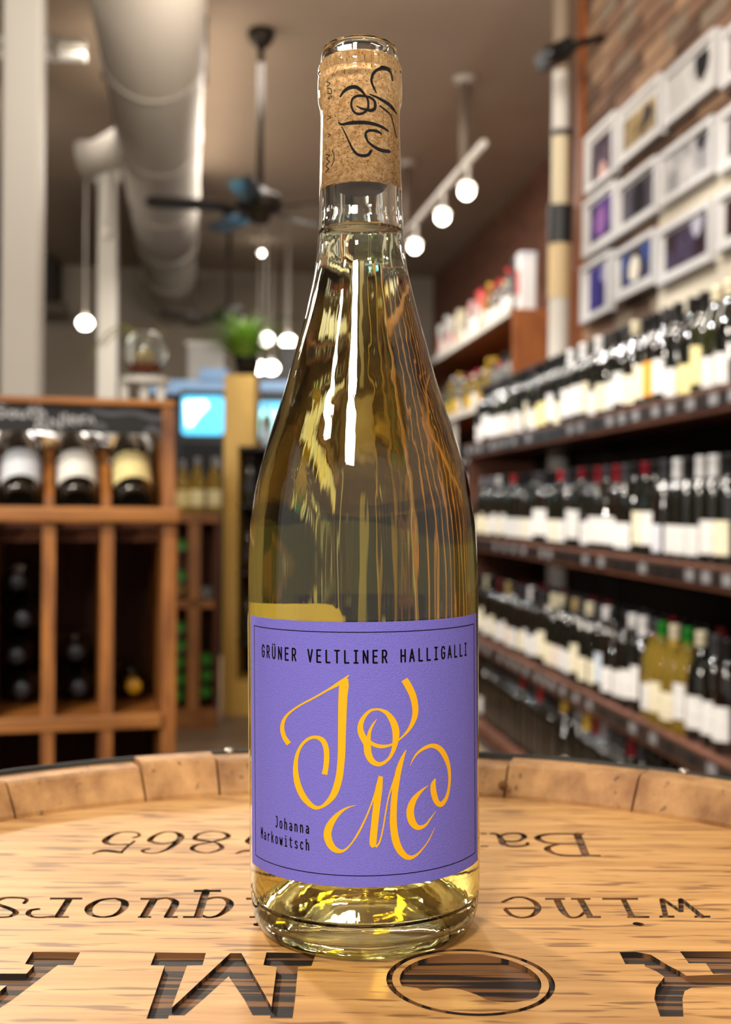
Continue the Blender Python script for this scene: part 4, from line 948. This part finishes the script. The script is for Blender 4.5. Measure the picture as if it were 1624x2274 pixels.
for k in range(10):
    x = -.028 - pitch * (k + 1) + .003
    MB().box(x - .012, -.006, ZRL, x + .012, .395, ZL0 - .004).build('divider', M_walnut, rack)
    MB().box(x - .012, -.006, .09, x + .012, .395, ZRL0).build('divider', M_walnut, rack)
# sloping display board with its own dividers
EL = R(38); TE = math.tan(EL)
def on_slope(y): return ZL - .066 + (y - .052) * TE
sb = MB()
V = [(x, y, on_slope(y) + dz) for x in (RL, -.028) for y, dz in ((.052, 0), (.19, 0), (.19, -.01), (.052, -.002))]
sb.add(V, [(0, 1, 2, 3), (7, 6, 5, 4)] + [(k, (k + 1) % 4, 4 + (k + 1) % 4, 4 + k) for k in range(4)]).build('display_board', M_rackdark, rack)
for k in range(10):
    x = -.028 - pitch * (k + 1) + .003
    V = [(xx, y, z) for xx in (x - .009, x + .009) for y, z in ((.053, on_slope(.053) + .001), (.19, on_slope(.19) + .001), (.19, on_slope(.19) + .085), (.12, on_slope(.12) + .09), (.053, ZL + .024))]
    MB().add(V, [(0, 1, 2, 3, 4), (9, 8, 7, 6, 5)] + [(j, (j + 1) % 5, 5 + (j + 1) % 5, 5 + j) for j in range(5)]).build('display_divider', M_walnut, rack)
hd = MB().box(RL, .07, ZH, -.027, .082, ZT - .014).build('header_board', mat('chalk_black', '#121212', .7), rack); tag(hd, 'black header board with smudged chalk lettering')
MB().box(RL, .055, ZT - .014, -.0, .20, ZT).build('top_board', M_rackh, rack, bevel=.004)
# chalk words and smudges, too smeared to be read whole
M_chalk = mat('chalk', '#9a9a9c', .9); M_smear = mat('chalk_smear', '#4c4c50', .9)
def chalk(lines, m, nm, w):
    m_ = []
    for p in lines:
        q = [((x - 395) / KR * 1.08, ZT - .022 - (y - 884) / KR * .92, w) for x, y in p]
        m_ += pen(q, 1, 0, len(q) > 2)
    vs, tr = union(m_)
    MB().add([(v.x, .0688, v.y) for v in vs], [tuple(f) for f, i in tr if i]).build(nm, m, hd, fix=False)
S_ = [[(52, 882), (40, 880), (34, 888), (46, 894), (52, 901), (42, 908), (32, 904)], [(66, 892), (58, 900), (64, 908), (72, 902), (68, 893)], [(78, 893), (78, 905), (86, 907), (90, 902), (90, 892), (91, 908)],
      [(104, 878), (102, 904), (108, 907)], [(96, 890), (112, 889)], [(118, 876), (117, 908)], [(117, 898), (124, 892), (129, 897), (129, 908)]]
A2 = [[(108, 945), (120, 908), (132, 943)], [(113, 930), (128, 929)], [(140, 942), (141, 912), (152, 920), (160, 932)], [(162, 900), (161, 925)], [(170, 896), (172, 924)], [(178, 908), (186, 902), (190, 910), (179, 914), (188, 922)],
      [(198, 905), (198, 920)], [(204, 918), (203, 904), (212, 902)], [(216, 918), (222, 904), (228, 915)], [(2, 902), (14, 890), (20, 880)]]
chalk(S_ + A2, M_chalk, 'chalk_writing', .0045)
chalk([[(225, 885), (262, 893), (310, 888), (352, 902), (385, 892)], [(228, 930), (240, 920), (250, 928)], [(335, 935), (348, 925), (360, 938)]], M_smear, 'chalk_smudge', .010)
# bottles of the display row, bases towards the room
def rloc(x, y, z): return Vector((rp.x, rp.y, 0)) + Matrix.Rotation(RB, 3, 'Z') @ Vector((x, y, z))
disp = [(0, '#e8d89a', '#151515', 'pale yellow label, right end of the tilted rack row'), (1, '#ebe8e0', '#151515', 'plain white label, second from right in the tilted rack row'),
        (2, '#d4d8de', '#151515', 'bluish white label, third from right in the tilted rack row'), (3, '#e6e4e0', '#e8e8e8', 'white label, fourth from right in the tilted rack row')]
for k, pa, cp, lab in disp:
    x = -.028 - pitch * (k + .5) + .003
    Mx = Matrix.Rotation(RB, 4, 'Z') @ Matrix.Rotation(-(R(90) - EL), 4, 'X') @ Matrix.Rotation(R(0), 4, 'Z')
    add_bottle('burgundy', rloc(x, .104 - .0425 * math.sin(EL), on_slope(.104) + .0425 * math.cos(EL)), 0, 'dark bottle base-forward, ' + lab, 'bottles of the tilted display row', G_dark, cp, pa, 'wide', rot=Mx.to_euler())
# a second row lying crosswise behind them: only necks and shoulders show under the header
for k, cp, lab in ((0, '#e0a81c', 'gold capsule'), (1, '#c2a070', 'tan capsule'), (2, '#dcd6ca', 'white capsule'), (3, '#dcd6ca', 'cream capsule at the frame edge')):
    xh = {0: -.045, 1: -.195, 2: -.325, 3: -.455}[k]
    yaw = RB + R((78, 66, 64, 62)[k])                                                     # neck points towards the front left
    Mx = Matrix.Rotation(yaw, 4, 'Z') @ Matrix.Rotation(R(-90), 4, 'Y')
    ax = Matrix.Rotation(yaw, 3, 'Z') @ Vector((-1, 0, 0))
    neck = rloc(xh - .05, .372, ZL + .140); base_ = neck - ax * .285
    add_bottle('burgundy', base_, 0, 'dark bottle lying behind the tilted row, %s under the header' % lab, 'bottles lying behind the display row', G_dark, cp, None, rot=Mx.to_euler())
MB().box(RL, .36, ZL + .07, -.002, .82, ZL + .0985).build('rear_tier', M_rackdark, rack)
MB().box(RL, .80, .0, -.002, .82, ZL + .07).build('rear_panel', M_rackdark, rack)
# bottles lying in the bins, necks forward
bins = [(2, 38, 1294, '#30343a'), (2, 72, 1377, '#30343a'), (2, 32, 1460, '#30343a'), (2, 52, 1545, '#30343a'), (1, 168, 1452, '#30343a'), (1, 192, 1532, '#30343a'), (0, 320, 1530, '#c8961e'),
        (0, 330, 1690, '#8a8a78'), (1, 165, 1700, '#30343a'), (2, 60, 1710, '#30343a')]
bn = {0: 'right bin', 1: 'middle bin', 2: 'left bin'}
cnt = {}
for k, px, py, c in bins:
    x0 = -.028 - pitch * (k + .5) + .003
    cnt[k] = cnt.get(k, 0) + 1
    r = ray(px, py); o = Matrix.Rotation(-RB, 3, 'Z') @ (Vector((0, 0, CAMZ)) - Vector((rp.x, rp.y, 0))); d = Matrix.Rotation(-RB, 3, 'Z') @ r
    t = (.08 - o.y) / d.y; hit = o + d * t
    x = max(x0 - .005, min(x0 + .005, hit.x)); z = hit.z
    if py > 1640: z = .09 + .0378
    elif (k, py) in ((2, 1545), (1, 1532), (0, 1530)): z = ZRL + .0378
    Mx = Matrix.Rotation(RB, 4, 'Z') @ Matrix.Rotation(R(90), 4, 'X')
    lab = {'#c8961e': 'bottle with gold capsule lying alone in the right bin of the rack', '#8a8a78': 'bottle with pale capsule end lying low in the right bin behind the barrel'}.get(c) or 'dark bottle end, %s from the top, lying in the %s of the rack' % (nth(cnt[k]), bn[k])
    add_bottle('bordeaux', rloc(x, .375, z), 0, lab, 'bottles lying in the rack bins', G_dark, c, None, rot=Mx.to_euler(), scale=.92)

# ------------------------------------------------------------------ second rack farther back, with green bottles
D2 = 5.7; K2 = FPX / D2
p2 = on_depth(488, 1124, D2)
def z2(y): return CAMZ + (1121 - y) / K2
r2 = thing('narrow_wine_rack', 'narrow brown rack with green bottle ends, between tilted rack and yellow cabinet', 'rack', (p2.x, p2.y, 0), R(6))
M_r2 = wood('rack_wood_far', '#7a4a1e', '#a56c34', (20, 20, 4), None, rough=.5)
XL = -.62
MB().box(XL, -.01, z2(1160), .0, .34, z2(1140)).build('top_board', M_rackh, r2)
MB().box(XL, 0, z2(1350), 0, .32, z2(1332)).build('middle_shelf', M_rackh, r2)
MB().box(XL, 0, 0, 0, .32, .10).build('base_board', M_rackh, r2)
MB().box(XL, .32, 0, 0, .335, z2(1160)).build('back_board', M_rackdark, r2)
MB().box(-.022, .0, .10, .0, .32, z2(1160)).build('side_panel', M_rackdark, r2)
for x in (-.118, -.28, -.41, -.53): MB().box(x - .028, 0, .10, x + .028, .03, z2(1160)).build('post', M_r2, r2)
for i, (px, py, c) in enumerate(((405, 1212, 'g'), (403, 1279, 'g'), (402, 1309, 'y'), (402, 1395, 'g'), (404, 1435, 'g'), (401, 1472, 'g'), (403, 1510, 'g'), (399, 1545, 'g'), (461, 1466, 'g'), (462, 1502, 'g'), (460, 1538, 'g'), (461, 1316, 'w'))):
    xx = (px - 488) / K2; zz = z2(py)
    loc = Vector((p2.x, p2.y, 0)) + Matrix.Rotation(R(6), 3, 'Z') @ Vector((xx, .01, zz))
    Mx = Matrix.Rotation(R(6), 4, 'Z') @ Matrix.Rotation(R(-90), 4, 'X')
    lab = {'y': 'bottle with amber base end in the narrow rack, among green ones', 'w': 'bottle with grey base end lying on the middle shelf of the narrow rack'}.get(c) or '%s green bottle end %s of the narrow rack, counting from the top' % ((nth(i + 1 - (1 if i > 2 else 0)), 'in the left slot') if i < 8 else (nth(i - 7), 'in the right slot'))
    add_bottle('bordeaux', loc, 0, lab, 'bottle ends in the narrow rack', {'g': G_green, 'y': G_gold, 'w': G_clear}[c], '#151515', None, rot=Mx.to_euler(), scale=.76)
for i, (px, c, g, sc_, lab) in enumerate(((404, '#d8c88a', G_gold, .85, 'first'), (437, '#ece3b0', G_gold, .9, 'second'), (475, '#ece3b0', G_gold, .9, 'third'))):
    loc = Vector((p2.x, p2.y, 0)) + Matrix.Rotation(R(6), 3, 'Z') @ Vector(((px - 488) / K2, .1, z2(1140) + .0006))
    add_bottle('burgundy', loc, 0, '%s cream-labelled bottle standing on the narrow rack, from its left' % lab, 'bottles standing on the narrow rack', g, '#8a8a90', c, 'wide', scale=sc_)

# ------------------------------------------------------------------ yellow cabinet with the fern
D3 = 6.1; K3 = FPX / D3
p3 = on_depth(497, 1124, D3)
def z3(y): return CAMZ + (1121 - y) / K3
yc = thing('yellow_cabinet', 'tall yellow cabinet with dark bottle shelves, the potted fern on top', 'cabinet', (p3.x, p3.y, 0), 0)
M_yel2 = mat('yellow_paint', '#d9b25a', .5, var=.06, vscale=6)
MB().box(0, -.01, 0, .072, .3, z3(832)).build('post', M_yel2, yc)
MB().box(.072, -.01, z3(990), .155, .3, z3(832)).build('head_panel', M_yel2, yc)
MB().box(.072, 0, 0, .42, .3, z3(1512)).build('base_panel', M_yel2, yc)
MB().box(.072, .28, z3(1512), .42, .3, z3(990)).build('back_panel', M_shelfd, yc)
MB().box(.40, .0, z3(1512), .42, .28, z3(990)).build('side_panel', M_yel2, yc)
for y in (990, 1118, 1270, 1425): MB().box(.072, .01, z3(y) - .018, .40, .28, z3(y)).build('shelf', mat('dark_shelf', '#2a1c12', .6), yc)
rng = random.Random(3)
for j, y in enumerate((1118, 1270, 1425)):
    for k in range(3):
        add_bottle('bordeaux', Vector((p3.x + .125 + k * .1, p3.y + .07, z3(y) + .0006)), 0, 'dark bottle, %s from left on the %s shelf of the yellow cabinet' % (nth(k + 1), nth(j + 1)),
                   'bottles in the yellow cabinet', G_dark, rng.choice(('#151515', '#7a0f1e')), rng.choice(('#151515', '#e6e4e0', '#3b3b3f')), 'small', scale=.88)
for k, lab in enumerate(('leftmost', 'middle', 'rightmost')):
    add_bottle('spirit', Vector((p3.x + .115 + k * .095, p3.y + .08, z3(990) + .0006)), 0, '%s clear bottle standing on the top shelf of the yellow cabinet' % lab, 'clear bottles on the yellow cabinet', G_clear, '#e8e8e8', '#c8d4e0', 'wide', scale=.72) if k else None
pl = thing('potted_fern', 'bushy green fern in a black pot on the yellow cabinet', 'plant', (p3.x + .10, p3.y + .14, z3(832)))
MB().lathe([(0, 0), (.05, 0), (.07, .10), (.075, .105), (.066, .105), (.06, .085), (0, .085)], 24).build('pot', mat('black_pot', '#15161a', .5), pl)
fm = MB(); rng = random.Random(11)
for k in range(340):
    a = rng.uniform(0, 2 * math.pi); L = rng.uniform(.2, .40); up = rng.uniform(.45, 1.45); r0 = rng.uniform(0, .04); pts = []
    for j in range(6):
        t = j / 5; rr = r0 + L * (.75 * t + .12 * t * t) * (1.3 - up * .5); zz = .085 + L * up * (t - .62 * t * t) * 1.15
        pts.append(Vector((rr * math.cos(a) - .012, rr * math.sin(a), zz)))
    wd_ = rng.uniform(.004, .008); n_ = Vector((-math.sin(a), math.cos(a), 0)); V = []; 
    for j, p in enumerate(pts): w_ = wd_ * (1 - (j / 5) ** 2 * .9); V += [p + n_ * w_, p - n_ * w_]
    fm.add(V, [(2 * j, 2 * j + 1, 2 * j + 3, 2 * j + 2) for j in range(5)], True)
tag(fm.build('fronds', mat('fern_green', '#7da33c', .6, var=.3, vscale=40), pl, fix=False), kind='stuff')

# ------------------------------------------------------------------ globe terrarium on its stand
D4 = 4.3; pg = on_depth(322, 783, D4)
r_g = .080; zb = pg.z - r_g - .012
st2 = thing('plant_stand', 'slim white stand with two legs carrying the glass globe', 'stand', (pg.x, pg.y, 0))
MB().lathe([(0, zb - .02), (.09, zb - .02), (.09, zb), (0, zb)], 28, smooth=False).build('top_plate', M_white, st2)
for x in (-.072, .0, .06): MB().box(x - .014, -.014, 0, x + .014, .014, zb - .02).build('leg', M_white, st2)
gg = thing('glass_globe', 'round glass globe planter with brown soil on the white stand', 'planter', (pg.x, pg.y, zb + .001))
gp = [(.03, .0)] + [(r_g * math.sin(t), r_g + .012 - r_g * math.cos(t)) for t in [R(24 + k * 12) for k in range(12)]]
MB().lathe([(0, 0)] + gp + [(r - .003, z) for r, z in gp[::-1]] + [(0, .006)], 32).build('bowl', mat('globe_glass', '#eef2f0', .03, trans=.95, ior=1.45), gg)
MB().lathe([(0, .009), (.045, .018), (.066, .045), (.05, .05), (0, .056)], 24).build('soil', mat('soil', '#5a2c12', .9, bump=.6, bscale=90), gg)
MB().lathe([(0, .052), (.04, .053), (.045, .075), (.02, .10), (0, .105)], 18).build('moss', mat('moss_tan', '#b79a5c', .8, var=.3, vscale=50), gg)
lv = MB()
for pts, w_ in (([(.0, .07), (-.03, .16), (-.08, .185), (-.13, .16), (-.175, .10), (-.20, .04)], .012), ([(.01, .07), (.0, .14), (-.05, .165), (-.11, .15), (-.15, .11)], .009), ([(.0, .07), (.02, .15), (.05, .17), (.09, .15)], .009)):
    V = []
    for j, (x, z) in enumerate(pts): ww = w_ * (1 - (j / len(pts)) ** 2); V += [(x, ww - .01, z), (x, -ww - .01, z + .002)]
    lv.add(V, [(2 * j, 2 * j + 1, 2 * j + 3, 2 * j + 2) for j in range(len(pts) - 1)], True)
lo = lv.build('leaves', mat('pale_leaf', '#a5a75a', .6), gg, fix=False); so = lo.modifiers.new('thick', 'SOLIDIFY'); so.thickness = .002

# ------------------------------------------------------------------ dark coolers with lit screens at the back
D5 = 8.6; K5 = FPX / D5
def z5(y): return CAMZ + (1121 - y) / K5
M_cool = mat('cooler_black', '#15171a', .35); M_cglass = mat('cooler_glass', '#07090b', .08, spec=.7)
scr = mat('lit_screen_blue', '#3aa8d8', .3, emit='#5cc4ee', estr=1.35); scrw = mat('lit_screen_white', '#ffffff', .3, emit='#eafcff', estr=2.2); scrc = mat('lit_screen_cyan', '#9af0f4', .3, emit='#a8f6f6', estr=1.6)
def rrect(x0, z0, x1, z1, r, y0, y1):
    P = []
    for cx, cz, a in ((x1 - r, z1 - r, 0), (x0 + r, z1 - r, 90), (x0 + r, z0 + r, 180), (x1 - r, z0 + r, 270)):
        for k in range(5): t = R(a + k * 22.5); P.append((cx + r * math.cos(t), cz + r * math.sin(t)))
    n = len(P); V = [(x, y0, z) for x, z in P] + [(x, y1, z) for x, z in P]
    return MB().add(V, [tuple(range(n)), tuple(range(n, 2 * n))[::-1]] + [(i, (i + 1) % n, n + (i + 1) % n, n + i) for i in range(n)])
for i, (xa, xb, lab) in enumerate(((398, 497, 'dark drinks cooler behind the narrow rack, left of the yellow cabinet'), (552, 668, 'dark drinks cooler right of the yellow cabinet'))):
    p = on_depth(xa, 1124, D5); w = (xb - xa) / K5
    c = thing('drinks_cooler', lab, 'cooler', (p.x, p.y, 0), 0, 'drinks coolers at the back')
    MB().box(0, .02, 0, w, .7, z5(866)).build('cabinet', M_cool, c)
    d = MB().box(.015, 0, .15, w - .015, .018, z5(985)).build('door', M_cglass, c)
    MB().box(w - .05, -.03, .7, w - .035, -.001, z5(1020)).build('handle', mat('steel_handle', '#a8acb0', .25, .9), d)
    t, b2 = (880, 966) if i == 0 else (892, 972)
    sx0, sx1 = ((402, 495) if i == 0 else (556, 640))
    p0, p1 = (sx0 - xa) / K5, (sx1 - xa) / K5
    s = rrect(p0, z5(b2), p1, z5(t), .03, 0.0, .019).build('lit_panel', scr, c); tag(s, 'glowing light-blue panel')
    if i == 0:
        pts = [(408, 892), (455, 890), (462, 902), (440, 925), (424, 948), (412, 946)]
        P = [((x - xa) / K5, z5(y)) for x, y in pts]; n = len(P)
        MB().add([(x, -.002, z) for x, z in P] + [(x, -.0002, z) for x, z in P], [tuple(range(n)), tuple(range(n, 2 * n))[::-1]] + [(j, (j + 1) % n, n + (j + 1) % n, n + j) for j in range(n)]).build('bright_shape', scrw, s)
    else: rrect((575 - xa) / K5, z5(962), (632 - xa) / K5, z5(910), .02, -.002, -.0002).build('bright_shape', scrc, s)
p = on_depth(330, 860, 9.4)
aw = thing('blue_fascia', 'pale blue fascia board above the dark coolers at the back', 'fascia', (p.x, p.y, p.z))
MB().box(0, 0, -.05, 1.45, .1, .06).build('board', mat('fascia_blue', '#7f9fc4', .6), aw)
MB().box(.4, -.01, .06, .62, .1, .15).build('upper_step', mat('fascia_blue_dark', '#6f8fb6', .6), aw)
MB().box(0.02, .1, -1.99, 1.43, .14, -.05).build('panel_below', M_cool, aw)
p = on_depth(455, 800, 10.6)
ws = thing('white_sign', 'pale upright panel behind the fern on the back wall side', 'panel', (p.x, p.y, 0))
MB().box(-.15, 0, 0, .16, .05, CAMZ + 1.42).build('board', mat('pale_panel', '#b9b7b3', .7), ws)
MB().box(-.17, -.01, CAMZ + 1.42, .18, .06, CAMZ + 1.45).build('cap', M_white, ws)
p = on_depth(660, 800, 9.6)
dk = thing('dark_cabinet', 'tall dark cabinet at the back, its top beside the bottle shoulder', 'cabinet', (p.x, p.y, p.z))
MB().box(-.12, 0, -p.z, 1.0, .3, .10).build('body', M_cool, dk); MB().box(.42, -.012, -p.z + .1, .66, -.0005, .02).build('pale_door', mat('pale_door', '#b3a68a', .6), dk); MB().box(-.14, -.01, .10, 1.02, .31, .12).build('cap', M_black, dk)
